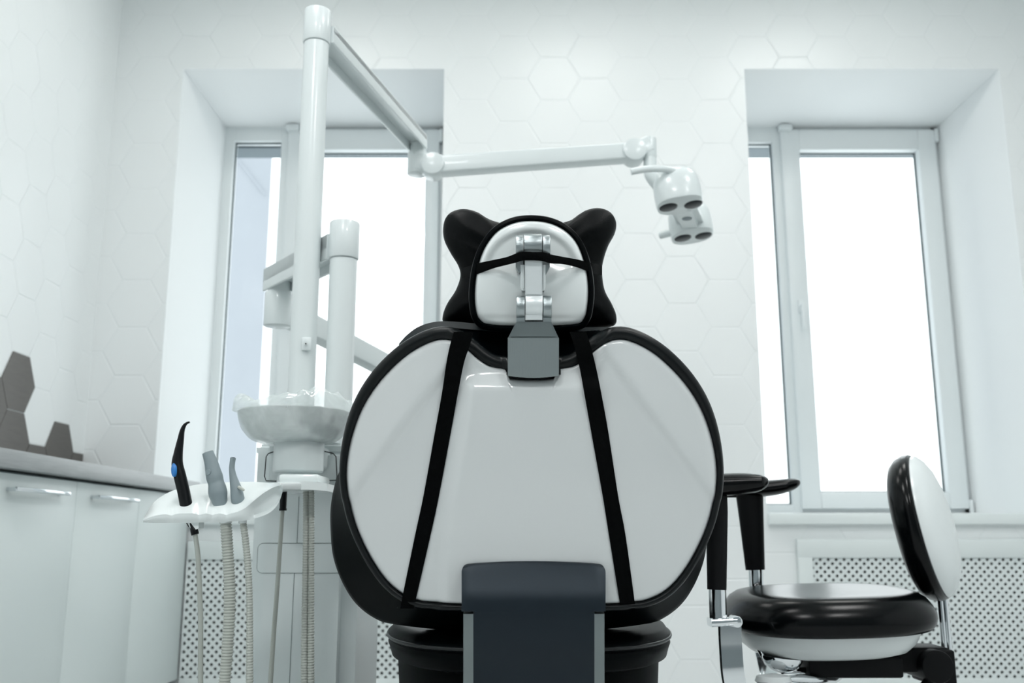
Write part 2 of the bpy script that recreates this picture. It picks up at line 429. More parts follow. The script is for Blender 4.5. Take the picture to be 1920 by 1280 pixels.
# ------------------------------------------------------------------ cabinets and worktop
CXF = -1.385; YS = [2.19, 2.69, 3.19, 3.69, 4.168]
YS[2] = PX(145, 905, CXF).y; YS[3] = PX(262, 920, CXF).y; YS[1] = 2*YS[2]-YS[3]; YS[0] = YS[1]-.45
lab = ['white base cabinet nearest the photographer, cut off by the left edge of the photo',
       'white base cabinet with long bar handle at the left edge of the photo',
       'white base cabinet with a bar handle, middle one between left edge and window wall',
       'white base cabinet in the corner behind the instrument holder, without visible handle']
for i in range(4):
    if i == 0: continue
    t = thing('base_cabinet', lab[i], 'cabinet', (LWX+.25, (YS[i]+YS[i+1])/2, 0), 'white base cabinets under the worktop')
    bm = NB(); box(bm, (LWX+.004, YS[i]+.001, .08), (CXF-.020, YS[i+1]-.001, .838)); box(bm, (LWX+.004, YS[i]+.001, 0), (CXF-.06, YS[i+1]-.001, .08)); obj('body', bm, M_gap, t)
    bm = NB(); box(bm, (CXF-.019, YS[i]+.002, .085), (CXF, YS[i+1]-.0005, .832), .001); dr = obj('door', bm, M_cab, t)
    if i < 3:
        ha, hb = ((30, 131), (187, 262))[i-1]
        za = PX(80, 921, CXF+.03).z
        ya = PX(ha, 915, CXF+.03).y; yb = PX(hb, 930, CXF+.03).y
        bm = NB(); box(bm, (CXF+.022, ya, za-.006), (CXF+.034, yb, za+.006), .002)
        for yy in (ya+.012, yb-.012): box(bm, (CXF-.001, yy-.006, za-.005), (CXF+.026, yy+.006, za+.005), .001)
        obj('handle', bm, M_chrome, dr)
bm = NB(); box(bm, (LWX+.002, 1.75, .842), (-1.350, D-.002, .892), .003)
tag(obj('worktop', bm, M_counter), 'grey wood-grain worktop running over the white base cabinets to the window wall', 'worktop')

# ------------------------------------------------------------------ dental chair
chair = thing('dental_chair', 'black and white dental chair seen from behind, white shell backrest', 'dental chair', (QC.x, 1.95, 0))
CX = 997
half = [(0, 712), (30, 711), (47, 706), (50, 691), (78, 686), (100, 673), (122, 654), (140, 642), (158, 636), (180, 637), (212, 650), (247, 674), (288, 716), (320, 765), (341, 822), (350, 880), (346, 932), (333, 985), (308, 1040), (278, 1085), (248, 1112), (215, 1126), (185, 1129), (90, 1131), (0, 1132)]
halfr = [(0, 700), (30, 697), (50, 693), (62, 690), (78, 686)] + half[5:]
def full(h): return [(CX+a, b) for a, b in h] + [(CX-a, b) for a, b in reversed(h[1:-1])]
NA = 320
cc = uv(CX, 900)
shell = poly_r([uv(x, y) for x, y in smooth_poly(full(half), 4)], cc, NA)
rimb = poly_r([uv(x, y) for x, y in smooth_poly(full(halfr), 4)], cc, NA)
ridge_pts = sorted([(uv(CX+dx, y)[1], uv(CX+dx, y)[0]-cc[0]) for dx, y in ((128, 660), (108, 701), (121, 812), (142, 929), (155, 1004), (163, 1126), (166, 1180))])
def ridge(v):
    q = ridge_pts
    if v <= q[0][0]: return q[0][1]
    for a, b in zip(q[:-1], q[1:]):
        if v <= b[0]: return a[1]+(b[1]-a[1])*(v-a[0])/(b[0]-a[0])
    return q[-1][1]
vtop = uv(CX, 690)[1]; vbot = uv(CX, 1131)[1]
def shell_w(u, v):
    uu = abs(u-cc[0]); r = ridge(v)
    w = .018 - .050*(uu/.30)**2*.55 - .03*((v-cc[1])/.22)**2*.35
    w += .007*(1-sstep(r-.004, r+.016, uu))                         # raised middle panel
    w -= .016*sstep(vtop-.036, vtop-.002, v)*(1-sstep(.085, .125, uu))   # lip at the top
    # facet at the shoulder of each lobe
    d = (uu-.105)+(v-uv(CX, 655)[1])*.75
    w += .006*sstep(0, .016, d)-.004*sstep(0, .10, d)
    return w
bm = NB(); rings = []
NR = 56
for k in range(NR+1):
    t = 1-(k/NR)**1.0; t = max(t, .004)
    s = t
    ring = []
    for (u, v) in shell:
        uu = cc[0]+(u-cc[0])*s; vv = cc[1]+(v-cc[1])*s
        e = (1-s)*.30
        edge = -.007*(1-min(1, e/.008))**2
        ring.append(CP(uu, vv, shell_w(uu, vv)+edge))
    rings.append(ring)
back = [CP(u, v, shell_w(u, v)-.018) for u, v in shell]
loft(bm, [back]+rings, True, (False, True))
obj('backrest_shell', bm, M_shell, chair, sharp=50)
# padding with rolled edge
RB = smooth_poly([uv(x, y) for x, y in full(halfr)], 4)
v_lo, v_hi = uv(CX, 900)[1], uv(CX, 670)[1]
def rr(off):      # the roll is fatter over the shoulders than at the sides
    a = poly_r(offset(RB, off), cc, NA); b = poly_r(offset(RB, off*1.75), cc, NA); o_ = []
    for p, q in zip(a, b):
        k = sstep(v_lo, v_hi, p[1]); o_.append((p[0]+(q[0]-p[0])*k, p[1]+(q[1]-p[1])*k))
    return o_
Bfront = [(0, 1182), (120, 1182), (234, 1170), (272, 1158), (307, 1130), (332, 1090), (348, 1045), (353, 1000), (353, 950), (343, 900), (322, 850), (296, 780), (265, 715), (238, 665), (205, 632), (165, 616), (110, 611), (0, 609)]
def ringw(poly2, w, c=None): return [CP(u, v, w) for u, v in poly2]
bm = NB()
sw = [shell_w(u, v) for u, v in shell]
def ringsw(poly2, dw): return [CP(u, v, a+dw) for (u, v), a in zip(poly2, sw)]
Bp = lambda w, g=0: poly_r(offset(smooth_poly([uv(x, y, w) for x, y in [(a-24, b) for a, b in full(Bfront[::-1])]], 4), g), cc, NA)
loft(bm, [ringsw(rr(-.001), -.012), ringsw(rr(0), -.006), ringsw(rr(.0008), -.002), ringsw(rr(.003), .0008), ringsw(rr(.006), .0012), ringsw(rr(.009), -.002), ringsw(rr(.0113), -.007), ringsw(rr(.012), -.013), ringsw(rr(.010), -.020), ringsw(rr(.005), -.023)], True, (True, True))
obj('edge_roll', bm, mat('black_edge_roll', (.0012, .0028, .0034), .34, spec=.22, bump=.2, bscale=900), chair, sharp=70)
bm = NB()
loft(bm, [ringsw(rr(-.010), -.014), ringsw(rr(.007), -.020), ringsw(rr(.008), -.026),
          ringw(Bp(-.085, -.004), -.085), ringw(Bp(-.10), -.10), ringw(Bp(-.125, .0), -.125), ringw(Bp(-.145, -.012), -.145), ringw(Bp(-.155, -.04), -.155)], True, (True, True))
obj('backrest_cushion', bm, M_leather, chair, sharp=60)
# strip round the top of the front cushion
pts = [(748, 650), (765, 632), (790, 616), (830, 608), (900, 613), (960, 619), (1000, 621), (1060, 621), (1120, 619), (1165, 622), (1200, 634)]
bm = NB(); sp_ = spline(pts, 6)
sp_ = [q for q in sp_ if q[0] < 1172]
r1 = [CW(x, y-6, -.082) for x, y in sp_]; r2 = [CW(x, y+6, -.076) for x, y in sp_]
r3 = [CW(x, y+6, -.082) for x, y in sp_]; r4 = [CW(x, y-6, -.088) for x, y in sp_]
loft(bm, [[a, b, c, d] for a, b, c, d in zip(r1, r2, r3, r4)], True, (True, True))
obj('cushion_band', bm, mat('grey_black_band', (.012, .018, .02), .42, spec=.3), chair, label='dark grey band across the top of the backrest')
# two webbing straps over the shell
def strap(L):
    bm = NB(); top = []; bot = []
    sp_ = spline(L, 8)
    fr = []; bk = []
    for i, (xa, xb, y) in enumerate(sp_):
        row = []; row2 = []
        for k in range(5):
            x = xa+(xb-xa)*k/4; u, v = uv(x, y, .01)
            on = 1-sstep(vtop+.0, vtop+.05, v)
            base = shell_w(u, min(v, vtop+.02)) if y < 1130 else shell_w(u, v)
            w = base+.0028
            if y < 800:
                us = [uv(xa+(xb-xa)*q/4, y, .01) for q in (-2, 0, 1, 2, 3, 4, 6)]
                k2 = 1-sstep(720, 800, y); w = w*(1-k2)+k2*(max(shell_w(a, min(b, vtop+.02)) for a, b in us)+.005)
            if y > 1128: w -= .004
            row.append(CP(*uv(x, y, w), w)); row2.append(CP(*uv(x, y, w), w-.0018))
        fr.append(row); bk.append(row2)
    loft(bm, [a+b[::-1] for a, b in zip(fr, bk)], True, (True, True))
    obj('strap', bm, M_web, chair, sharp=30)
strap([(851, 888, 622), (843, 880, 650), (837, 870, 680), (828, 858, 740), (815, 845, 812), (794, 823, 929), (778, 807, 1004), (753, 779, 1126), (751, 776, 1140)])
strap([(1068, 1099, 622), (1077, 1108, 650), (1088, 1119, 695), (1097, 1129, 745), (1109, 1141, 812), (1130, 1159, 929), (1142, 1173, 1004), (1162, 1190, 1128), (1164, 1191, 1140)])
# headrest column plate, shade of its tilted top put into a darker grey
bm = NB(); w1 = .030
arcb = [(CX+3+dx, 708-4.0*(dx/48)**2) for dx in (48, 36, 24, 12, 0, -12, -24, -36, -48)]
prism(bm, [(952, 633), (1048, 633)]+arcb, -.012, w1, .001)
obj('column_plate', bm, mat('brushed_grey_plate_lit', (.27, .305, .31), .45, .75, bump=.5, bscale=260, stretch=(1, .2, .06)), chair, sharp=25); bm = NB()
prism(bm, [(952, 634), (968, 603), (1034, 603), (1048, 634)], -.004, w1-.0015, .003)
obj('column_plate_top', bm, M_alud, chair, sharp=25)
bm = NB(); prism(bm, [(950.5, 690), (1051.5, 690), (1051.5, 702), (1000, 703), (949.5, 702)], .0, .0215, .001); obj('column_slot', bm, M_black, chair)
def knuckle(bm, xa, xb, y, r, w, seg=40):
    a = CW(xa, y, w); b = CW(xb, y, w); c = (a+b)/2; a.y = b.y = c.y; a.z = b.z = c.z
    cyl(bm, a, b, r, seg=seg, bev=.0012)
px_ = 1.46/F
for xa, xb in ((968, 984), (1018, 1034)):
    bm = NB(); knuckle(bm, xa, xb, 577, 24*px_, .012); prism(bm, [(xa, 577), (xb, 577), (xb, 606), (xa, 606)], .0, .022, .0005)
    obj('hinge_plate', bm, M_alu, chair)
bm = NB(); knuckle(bm, 985, 1017, 574, 24.5*px_, .0125); prism(bm, [(985, 574), (1017, 574), (1017, 600), (985, 600)], .0, .0255, .0008)
prism(bm, [(984, 484), (1017, 484), (1017, 553), (985, 553)], .006, .026, .0015)
obj('headrest_arm', bm, mat('silver_arm', (.72, .76, .77), .3, .25), chair)  # pale silver, light reflected by the tilted front put into the colour
for xa, xb in ((967, 981), (1017, 1031)):
    bm = NB(); knuckle(bm, xa, xb, 466, 27*px_, .002); prism(bm, [(xa, 466), (xb, 466), (xb, 500), ((xa+xb)/2, 512), (xa, 500)], -.03, .012, .001)
    obj('hinge_plate', bm, M_alu, chair)
bm = NB(); knuckle(bm, 982, 1016, 462, 25*px_, .003); obj('hinge_barrel', bm, M_alu, chair)
for q in ([(976, 496), (986, 496), (986, 544), (978, 544), (976, 538)], [(1015, 496), (1023, 496), (1023, 538), (1021, 544), (1015, 544)]):
    bm = NB(); prism(bm, q, -.02, .018, .003); obj('hinge_guard', bm, M_stoolw, chair)
# headrest
hpoly = [(996, 412), (963, 416), (932, 432), (909, 462), (896, 498), (890, 540), (891, 575), (899, 597), (922, 607), (996, 610), (1078, 606), (1097, 594), (1103, 568), (1104, 535), (1098, 495), (1083, 455), (1060, 430), (1030, 416)]
hw_ = -.022
hc = uv(996, 520, hw_)
hp = poly_r(smooth_poly([uv(x, y, hw_) for x, y in hpoly], 6), hc, 200)
ht = uv(996, 430, hw_)[1]; hb = uv(996, 605, hw_)[1]
def head_w(u, v):
    uu = (u-hc[0])/.086; vv = (v-hc[1])
    w = hw_+.014-.018*uu*uu-.012*(vv/.08)**2
    # crescent recess below the raised top lip
    rx = (u-hc[0])/.074; ry = (v-uv(996, 505, hw_)[1])/.064
    r = math.sqrt(rx*rx+ry*ry)
    up = sstep(-.02, .02, v-uv(996, 500, hw_)[1])
    w -= .009*(1-sstep(.90, 1.08, r))*up*(1-.6*sstep(.3, .9, 1-r))
    # shallow pocket edge near the foot
    w += .0015*sstep(0, .010, v-uv(996, 598, hw_)[1])-.0015
    return w
bm = NB(); rings = []
for k in range(41):
    s = max(1-k/40, .01); ring = []
    for u, v in hp:
        a = hc[0]+(u-hc[0])*s; b = hc[1]+(v-hc[1])*s; e = (1-s)*.09
        ring.append(CP(a, b, head_w(a, b)-.006*(1-min(1, e/.006))**2))
    rings.append(ring)
loft(bm, [[CP(u, v, head_w(u, v)-.02) for u, v in hp]]+rings, True, (False, True))
obj('headrest_shell', bm, M_shell2, chair, sharp=50)
hs = [head_w(u, v) for u, v in hp]
def hr(off, dw, fixed=None):
    q = poly_r(offset(smooth_poly([uv(x, y, hw_) for x, y in hpoly], 6), off), hc, 200)
    return [CP(u, v, (a+dw) if fixed is None else fixed) for (u, v), a in zip(q, hs)]
bm = NB(); loft(bm, [hr(-.01, -.014), hr(-.001, -.012), hr(.0005, -.005), hr(.0035, -.0015), hr(.0085, -.004), hr(.0105, -.010), hr(.007, -.018), hr(.004, 0, -.07), hr(.003, 0, -.095), hr(-.006, 0, -.11), hr(-.03, 0, -.118)], True, (True, True))
obj('headrest_cushion', bm, M_leather, chair, sharp=60)
# lower bracket carrying the backrest
prof = [(1052, .024), (1056, .029), (1066, .036), (1080, .044), (1095, .0515), (1110, .0585), (1125, .0635), (1145, .067), (1170, .068), (1210, .064), (1260, .047), (1330, .03), (1430, .0), (1560, -.05)]
def bracket(bm, xa, xb, ya, yb, dw=0., thick=.03, round_top=0, top_arc=0., step=None):
    xa0, xb0 = xa, xb
    sp_ = [q for q in spline(prof, 8) if ya-.01 <= q[0] <= yb+.01]
    if step:
        k_ = next(i for i, q in enumerate(sp_) if q[0] > step[0]); q = sp_[k_]; sp_ = sp_[:k_]+[(step[0], q[1]), (step[0]+.02, q[1])]+sp_[k_:]
    rings = []; n = 24
    for (y, w) in sp_:
        xa, xb = (xa0, xb0) if not step or y <= step[0] else step[1:]
        fr = []; bk = []
        for k in range(n+1):
            s = k/n*2-1; x = (xa+xb)/2+(xb-xa)/2*s
            d = y-ya
            if round_top and d < round_top:
                lim = (xb-xa)/2-round_top+math.sqrt(max(0, round_top**2-(round_top-d)**2)); x = (xa+xb)/2+lim*s
            yy = y+top_arc*(s*s)*(1-sstep(0, 60, d))
            ed = .0025*max(0, (abs(s)-.95)/.05)**2
            fr.append(CW(x, yy, w+dw-ed)); bk.append(CP(*uv(x, yy, w+dw), w+dw-thick))
        rings.append(fr+bk[::-1])
    loft(bm, rings, True, (True, True))
bm = NB(); bracket(bm, 865.5, 1135.5, 1052, 1560, 0, .034, 16, 5, (1146, 887.5, 1114.5))
obj('bracket_cover', bm, M_bluegrey, chair, sharp=40)
for xa, xb in ((868.5, 888.5), (1113.5, 1133.5)):
    bm = NB(); bracket(bm, xa, xb, 1148, 1560, -.003, .03); obj('side_rail', bm, M_alud, chair, label='grey metal rail beside the dark bracket cover')
# seat, upholstered slab with piping, and lower seat
zt = P(728, 1172, 1.86).z; zb = P(728, 1230, 1.86).z
sx0 = .032; hwid = .268
def slab(bm, hw, y0, y1, levels, pw=3.2, x0=sx0):
    cy = (y0+y1)/2; b = (y1-y0)/2; rings = []
    for s, z in levels:
        ring = []
        for k in range(96):
            t = 2*pi*k/96; c_, s_ = cos(t), sin(t)
            ring.append(V((x0+math.copysign(abs(c_)**(2/pw), c_)*(hw+s), cy+math.copysign(abs(s_)**(2/2.4), s_)*(b+s), z)))
        rings.append(ring)
    loft(bm, rings, True, (True, True))
bm = NB(); h = zt-zb
slab(bm, hwid, 1.60, 2.45, [(-.06, zb-.003), (-.02, zb), (-.004, zb+.006), (0, zb+.02), (.003, zb+h*.5), (0, zt-.022), (.004, zt-.018), (.004, zt-.012), (-.001, zt-.008), (-.006, zt), (-.03, zt+.006), (-.10, zt+.008)])
obj('seat', bm, M_leather, chair, sharp=60)
bm = NB(); tube(bm, [V((sx0+math.copysign(abs(cos(t))**(2/3.2), cos(t))*(hwid+.003), 2.025+math.copysign(abs(sin(t))**(2/2.4), sin(t))*.428, zt-.015)) for t in [2*pi*k/96 for k in range(97)]], .0035, 8, caps=False)
obj('seat_piping', bm, mat('black_piping', (.003, .005, .006), .3, spec=.3), chair)
bm = NB(); slab(bm, hwid, 1.66, 2.75, [(-.014, zb-.2), (-.006, zb-.1), (-.001, zb-.02), (-.006, zb)], x0=sx0)
obj('seat_frame', bm, mat('black_frame_plastic', (.001, .0018, .002), .5, spec=.04), chair)
bm = NB(); slab(bm, .25, 2.35, 3.05, [(-.06, zb-.0), (-.01, zb+.005), (0, zb+.03), (0, zt-.01), (-.02, zt+.004), (-.08, zt+.006)])
obj('leg_rest', bm, M_leather, chair, sharp=60)
bm = NB(); box(bm, (sx0-.13, 1.85, .03), (sx0+.13, 2.35, zb-.19), .03, 4); box(bm, (sx0-.25, 1.55, 0), (sx0+.25, 2.75, .05), .02, 3)
obj('base', bm, M_unit, chair)

# ------------------------------------------------------------------ bow-shaped neck pillow on the headrest
pw_ = -.145
pl = thing('headrest_pillow', 'black bow-shaped leatherette pillow tied behind the dental chair headrest', 'pillow', CW(993, 610, pw_))
bow = [(1065, 415), (1093, 397), (1120, 390), (1143, 397), (1155, 415), (1153, 437), (1140, 462), (1131, 490), (1129, 512), (1134, 545), (1148, 572), (1156, 594), (1150, 611), (1110, 616), (1050, 616), (993, 616), (935, 616), (870, 612), (834, 606), (830, 592), (838, 570), (854, 545), (863, 518), (859, 498), (845, 475), (832, 447), (832, 418), (843, 400), (866, 392), (893, 397), (925, 414), (993, 428)]
bc = uv(993, 510, pw_)
bq = poly_r(smooth_poly([uv(x, y, pw_) for x, y in bow], 6), bc, 240)
bm = NB(); rings = []
def bow_t(u, v, s):
    uu = abs(u-bc[0])/.15; e = math.sqrt(max(0, 1-s**2.6))
    return e*(.022+.030*min(1, uu))
for side in (1, -1):
    ks = range(0, 25) if side == 1 else range(23, -1, -1)
    rs = []
    for k in (range(24, -1, -1) if side == 1 else range(1, 25)):
        s = max(.02, sin(pi/2*(1-k/24))) if False else max(.02, 1-(k/24)**1.6)
        ring = []
        for i, (u, v) in enumerate(bq):
            a = bc[0]+(u-bc[0])*s; b = bc[1]+(v-bc[1])*s
            th = 2*pi*i/240
            wr = .0016*sin(th*23+3*noise.noise(V((u*20, v*20, 0))))*s*s*(1-s)*4 + .003*noise.noise(V((a*22, b*22, side*3)))
            ring.append(CP(a, b, pw_+side*(bow_t(a, b, s)+wr*(1 if s < .995 else 0))))
        rs.append(ring)
    rings += rs
loft(bm, rings, True, (True, True))
obj('pillow_cover', bm, M_leath2, pl, sharp=80)
# elastic strap running over the headrest
sl = [(866, 512, -.110, 8), (872, 511, -.085, 9.5), (884, 507, -.045, 9.5), (897, 503, -.026, 9.5), (925, 495, -.008, 7.5), (950, 489, .010, 7), (966, 484, .024, 8), (980, 480, .0315, 8), (1000, 480, .033, 7.5), (1018, 481, .0315, 8), (1032, 485, .024, 8), (1055, 488, .008, 6.5), (1080, 493, -.012, 7), (1100, 499, -.028, 8), (1112, 503, -.045, 9), (1122, 505, -.085, 9.5), (1129, 507, -.110, 8)]
bm = NB(); rings = []
for x, y, w, hh in spline(sl, 6):
    hh = hh*1.05
    a = CP(*uv(x, y-hh, w), w); b = CP(*uv(x, y+hh, w), w); m_ = CP(*uv(x, y, w), w+.0012)
    rings.append([a, m_, b, b-NN*.0015, a-NN*.0015])
loft(bm, rings, True, (True, True))
obj('elastic_strap', bm, M_web, pl, sharp=60)

# ------------------------------------------------------------------ operating lamp
PYY = 2.22; PXX = P(594.5, 60, PYY).x
ZU = P(560, 840, 2.3).z            # top of the unit
zc0 = P(594, 84, PYY).z; zc1 = P(594, 22, PYY).z
lamp = thing('operating_lamp', 'white dental operating lamp on a tall pole with two folding arms', 'lamp', (PXX, PYY, ZU))
bm = NB(); cyl(bm, (PXX, PYY, ZU), (PXX, PYY, zc0), .031, seg=48); obj('pole', bm, M_lamp, lamp)
bm = NB(); cyl(bm, (PXX, PYY, zc0+.002), (PXX, PYY, zc1), .034, seg=48, bev=.003); obj('pole_cap', bm, M_lamp, lamp)
a = P(575, 645, PYY-.03)
bm = NB(); box(bm, (a.x-.012, PYY-.036, a.z-.016), (a.x+.012, PYY-.026, a.z+.016), .004); cyl(bm, (a.x, PYY-.039, a.z), (a.x, PYY-.034, a.z), .005); obj('screw_plate', bm, M_lamp, lamp)
bm = NB(); cyl(bm, (a.x, PYY-.041, a.z-.001), (a.x, PYY-.038, a.z-.001), .0016, seg=10); obj('screw', bm, M_black, lamp)
za = P(610, 60, PYY).z
e1 = PZ(783, 268, za)
s1 = V((PXX, PYY, za)); dr = (e1-s1).normalized()
# channel shaped arm: top plate and two cheeks open below
bm = NB(); beam(bm, s1+dr*.02+V((0, 0, .012)), e1+V((0, 0, .012)), .072, .020, .066, .02, .003)
sd = dr.cross(V((0, 0, 1))).normalized()
for q in (1, -1): beam(bm, s1+dr*.02+sd*q*.032, e1+sd*q*.029, .008, .046, .008, .046, .002)
obj('upper_arm', bm, M_lamp, lamp)
zj0 = P(795, 326, e1.y).z; zj1 = P(795, 284, e1.y).z
j = e1+V((.0, .01, 0))
bm = NB(); cyl(bm, (j.x, j.y, zj0), (j.x, j.y, zj1), .032, seg=40, bev=.004); cyl(bm, (j.x, j.y, zj1-.003), (j.x, j.y, za), .025)
obj('elbow', bm, M_lamp, lamp)
hA = P(811, 306, e1.y-.03); hB = P(1190, 280, e1.y-.03)
yc = hA.y
bm = NB(); beam(bm, (j.x, yc+.03, (zj0+zj1)/2), (hA.x, yc+.03, hA.z), .05, .064, .05, .066, .01)
obj('elbow_link', bm, M_lamp, lamp)
for hq in (hA, hB): bm = NB(); cyl(bm, (hq.x, yc-.008, hq.z), (hq.x, yc+.068, hq.z), .038, seg=48, bev=.006); obj('arm_joint', bm, M_lamp, lamp)
bm = NB(); beam(bm, (hA.x, yc+.03, hA.z), (hB.x, yc+.03, hB.z), .056, .060, .056, .054, .007)
beam(bm, (hA.x+.05, yc+.03, hA.z+.030), (hB.x-.03, yc+.03, hB.z+.027), .03, .006, .03, .006, .002)
obj('spring_arm', bm, M_lamp, lamp)
st = P(1218, 272, yc+.03)
bm = NB(); beam(bm, (hB.x, yc+.03, hB.z), (st.x, yc+.03, st.z), .05, .056, .046, .056, .008)
cyl(bm, (st.x, yc+.03, P(1218, 297, yc+.03).z), (st.x, yc+.03, P(1218, 259, yc+.03).z), .022, seg=32, bev=.004)
obj('arm_end', bm, M_lamp, lamp)
bm = NB()
nb = P(1275, 386, 2.80); fb = P(1299, 444, 3.07)
mid = (nb+fb)/2
pts = [(st.x, yc+.03, st.z-.02), (st.x, yc+.03, P(1218, 318, yc+.03).z), (st.x+.008, yc+.03, P(1218, 335, yc+.03).z), (mid.x-.045, mid.y, mid.z+.075), (mid.x, mid.y, mid.z+.045)]
tube(bm, [V(q) for q in spline(pts, 6)], .021, 20); obj('yoke', bm, M_lamp, lamp)
head_prof = [(.0, 0), (.90, 0), (.97, .003), (1., .012), (1.01, .05), (.97, .078), (.84, .102), (.55, .117), (.2, .122), (.02, .123)]
ax = (fb-nb); ax.z = 0; ang = -math.atan2(ax.x, ax.y)
tilt = Matrix.Rotation(R(-7), 3, 'Y') @ Matrix.Rotation(R(-6), 3, 'X')
Rz = Matrix.Rotation(ang*.5, 3, 'Z'); MH = tilt @ Rz
for idx, b0 in enumerate((nb, fb)):
    bm = NB(); lathe(bm, b0, [(max(r, .02)*.0715, z) for r, z in head_prof], 56, MH, 1, .92, 2.6)
    hd = obj('lamp_head', bm, M_lamp, lamp)
    for (lx, ly, Yq) in (((1253, 385, 0), (1300, 377, 0)) if idx == 0 else ((1280, 442, 0), (1319, 436, 0))):
        q = P(lx, ly, b0.y); off = V((q.x-b0.x, 0, 0)); c = b0 + tilt @ V((off.x, 0, -.0005))
        bm = NB(); lathe(bm, c, [(.002, -.003), (.024, -.003), (.028, -.001), (.029, .002)], 32, tilt, 1, 1)
        obj('lens', bm, M_lens, hd)
bm = NB()
Mb = Matrix.Rotation(-math.atan2(ax.x, ax.y), 3, 'Z')
t = bmesh.new(); bmesh.ops.create_cube(t, size=1)
for v in t.verts: v.co = V((v.co.x*.085, v.co.y*.22, v.co.z*.05))
bmesh.ops.bevel(t, geom=list(t.edges), offset=.018, segments=4, affect='EDGES')
merge(bm, t, Matrix.Translation(mid+V((0, 0, .030))) @ Mb.to_4x4())
obj('lamp_bridge', bm, M_lamp, lamp)
q = P(1288, 408, mid.y-.02); bm = NB(); lathe(bm, (q.x, mid.y-.02, mid.z+.003), [(.002, 0), (.015, 0), (.017, .003)], 24); obj('sensor', bm, M_sens, lamp)
bm = NB(); tube(bm, [V(q) for q in spline([P(1284, 330, 2.80), P(1262, 320, 2.76), P(1235, 316, 2.74), P(1205, 318, 2.74), P(1183, 322, 2.74)], 6)], .0105, 16); obj('grip', bm, M_lamp, lamp)
bm = NB(); tube(bm, [P(1275, 430, 3.07), P(1255, 437, 3.1), P(1238, 441, 3.12)], .0125, 16); obj('grip', bm, M_lamp, lamp)

# ------------------------------------------------------------------ short post with arm of the instrument table
tx, ty = P(640, 600, 2.22).x, 2.22
arm = thing('instrument_table_arm', 'white short post with folding arm standing right of the tall lamp pole', 'support arm', (tx, ty, ZU))
z1 = P(645, 418, ty).z; z0 = P(645, 488, ty).z
bm = NB(); cyl(bm, (tx, ty, ZU), (tx, ty, z0), .0325, seg=40); obj('post', bm, M_lamp, arm)
bm = NB(); cyl(bm, (tx, ty, z0+.002), (tx, ty, z1), .036, seg=40, bev=.003); obj('post_cap', bm, M_lamp, arm)
zz = P(630, 462, ty).z
zt_, zb_ = P(620, 434, ty).z, P(620, 492, ty).z
zm = (zt_+zb_)/2
e = PZ(524, 524, zm)
bm = NB(); s = V((tx, ty, zm)); d2 = (e-s).normalized(); sd = d2.cross(V((0, 0, 1))).normalized()
beam(bm, s+d2*.02+V((0, 0, .012)), e+d2*.03+V((0, 0, .012)), .072, .04, .068, .04, .003)
for q in (1, -1): beam(bm, s+d2*.02+sd*q*.032, e+d2*.03+sd*q*.030, .008, .062, .008, .062, .002)
obj('upper_arm', bm, M_lamp, arm)
ez0 = P(520, 612, e.y).z; ez1 = P(520, 548, e.y).z
bm = NB(); cyl(bm, (e.x, e.y, ez0), (e.x, e.y, ez1), .036, seg=40, bev=.003); cyl(bm, (e.x, e.y, ez1-.004), (e.x, e.y, zm), .03); obj('elbow', bm, M_lamp, arm)
bm = NB()
b0 = V((e.x, e.y, P(530, 580, e.y).z)); b1 = P(760, 705, 2.95)
beam(bm, b0, b1, .05, .062, .05, .06, .005); obj('lower_arm', bm, M_lamp, arm)
bm = NB(); cyl(bm, b1-V((0, 0, .04)), b1+V((0, 0, .04)), .034, seg=32, bev=.004); obj('arm_end', bm, M_lamp, arm)

# ------------------------------------------------------------------ dental unit column with bowl
unit = thing('dental_unit', 'light grey dental unit column with spittoon bowl, left of the dental chair', 'dental unit', (-.5, 2.35, 0))
uy = 2.16
ux0 = P(468, 1000, uy).x; ux1 = P(664, 1150, uy).x
bm = NB()
t = bmesh.new(); bmesh.ops.create_cube(t, size=1)
for v in t.verts: v.co = V(((ux0+ux1)/2+v.co.x*(ux1-ux0), uy+.21+v.co.y*.42, (ZU-.02)/2+v.co.z*(ZU-.02)))
bmesh.ops.bevel(t, geom=[q for q in t.edges if abs(q.verts[0].co.z-q.verts[1].co.z) > .1], offset=.035, segments=6, affect='EDGES')
merge(bm, t); obj('column', bm, M_unit, unit)
bm = NB(); t = bmesh.new(); bmesh.ops.create_cube(t, size=1)
for v in t.verts: v.co = V(((ux0+ux1)/2+v.co.x*(ux1-ux0+.006), uy+.21+v.co.y*.426, ZU-.010+v.co.z*.020))
bmesh.ops.bevel(t, geom=[q for q in t.edges if abs(q.verts[0].co.z-q.verts[1].co.z) > .01], offset=.038, segments=6, affect='EDGES')
bmesh.ops.bevel(t, geom=[q for q in t.edges if min(q.verts[0].co.z, q.verts[1].co.z) > ZU-.001], offset=.008, segments=3, affect='EDGES')
merge(bm, t); obj('column_top', bm, M_unit, unit)
# engraved service panel and seams
bm = NB(); fy = uy-.0006
pa = P(484, 1018, uy); pb = P(652, 1074, uy); r_ = .012
path = []
for (cx, cz, a0) in ((pb.x-r_, pa.z-r_, 0), (pa.x+r_, pa.z-r_, 90), (pa.x+r_, pb.z+r_, 180), (pb.x-r_, pb.z+r_, 270)):
    for k in range(7):
        an = R(a0+k*15); path.append(V((cx+r_*cos(an), fy, cz+r_*sin(an))))
path.append(path[0]); tube(bm, path, .0005, 6, caps=False)
xs_ = P(559, 970, uy).x
tube(bm, [V((xs_, fy, pa.z)), V((xs_, fy, ZU-.12))], .0005, 6); tube(bm, [V((xs_-.003, fy, pb.z)), V((xs_-.003, fy, .05))], .0005, 6)
obj('seam', bm, M_line, unit)
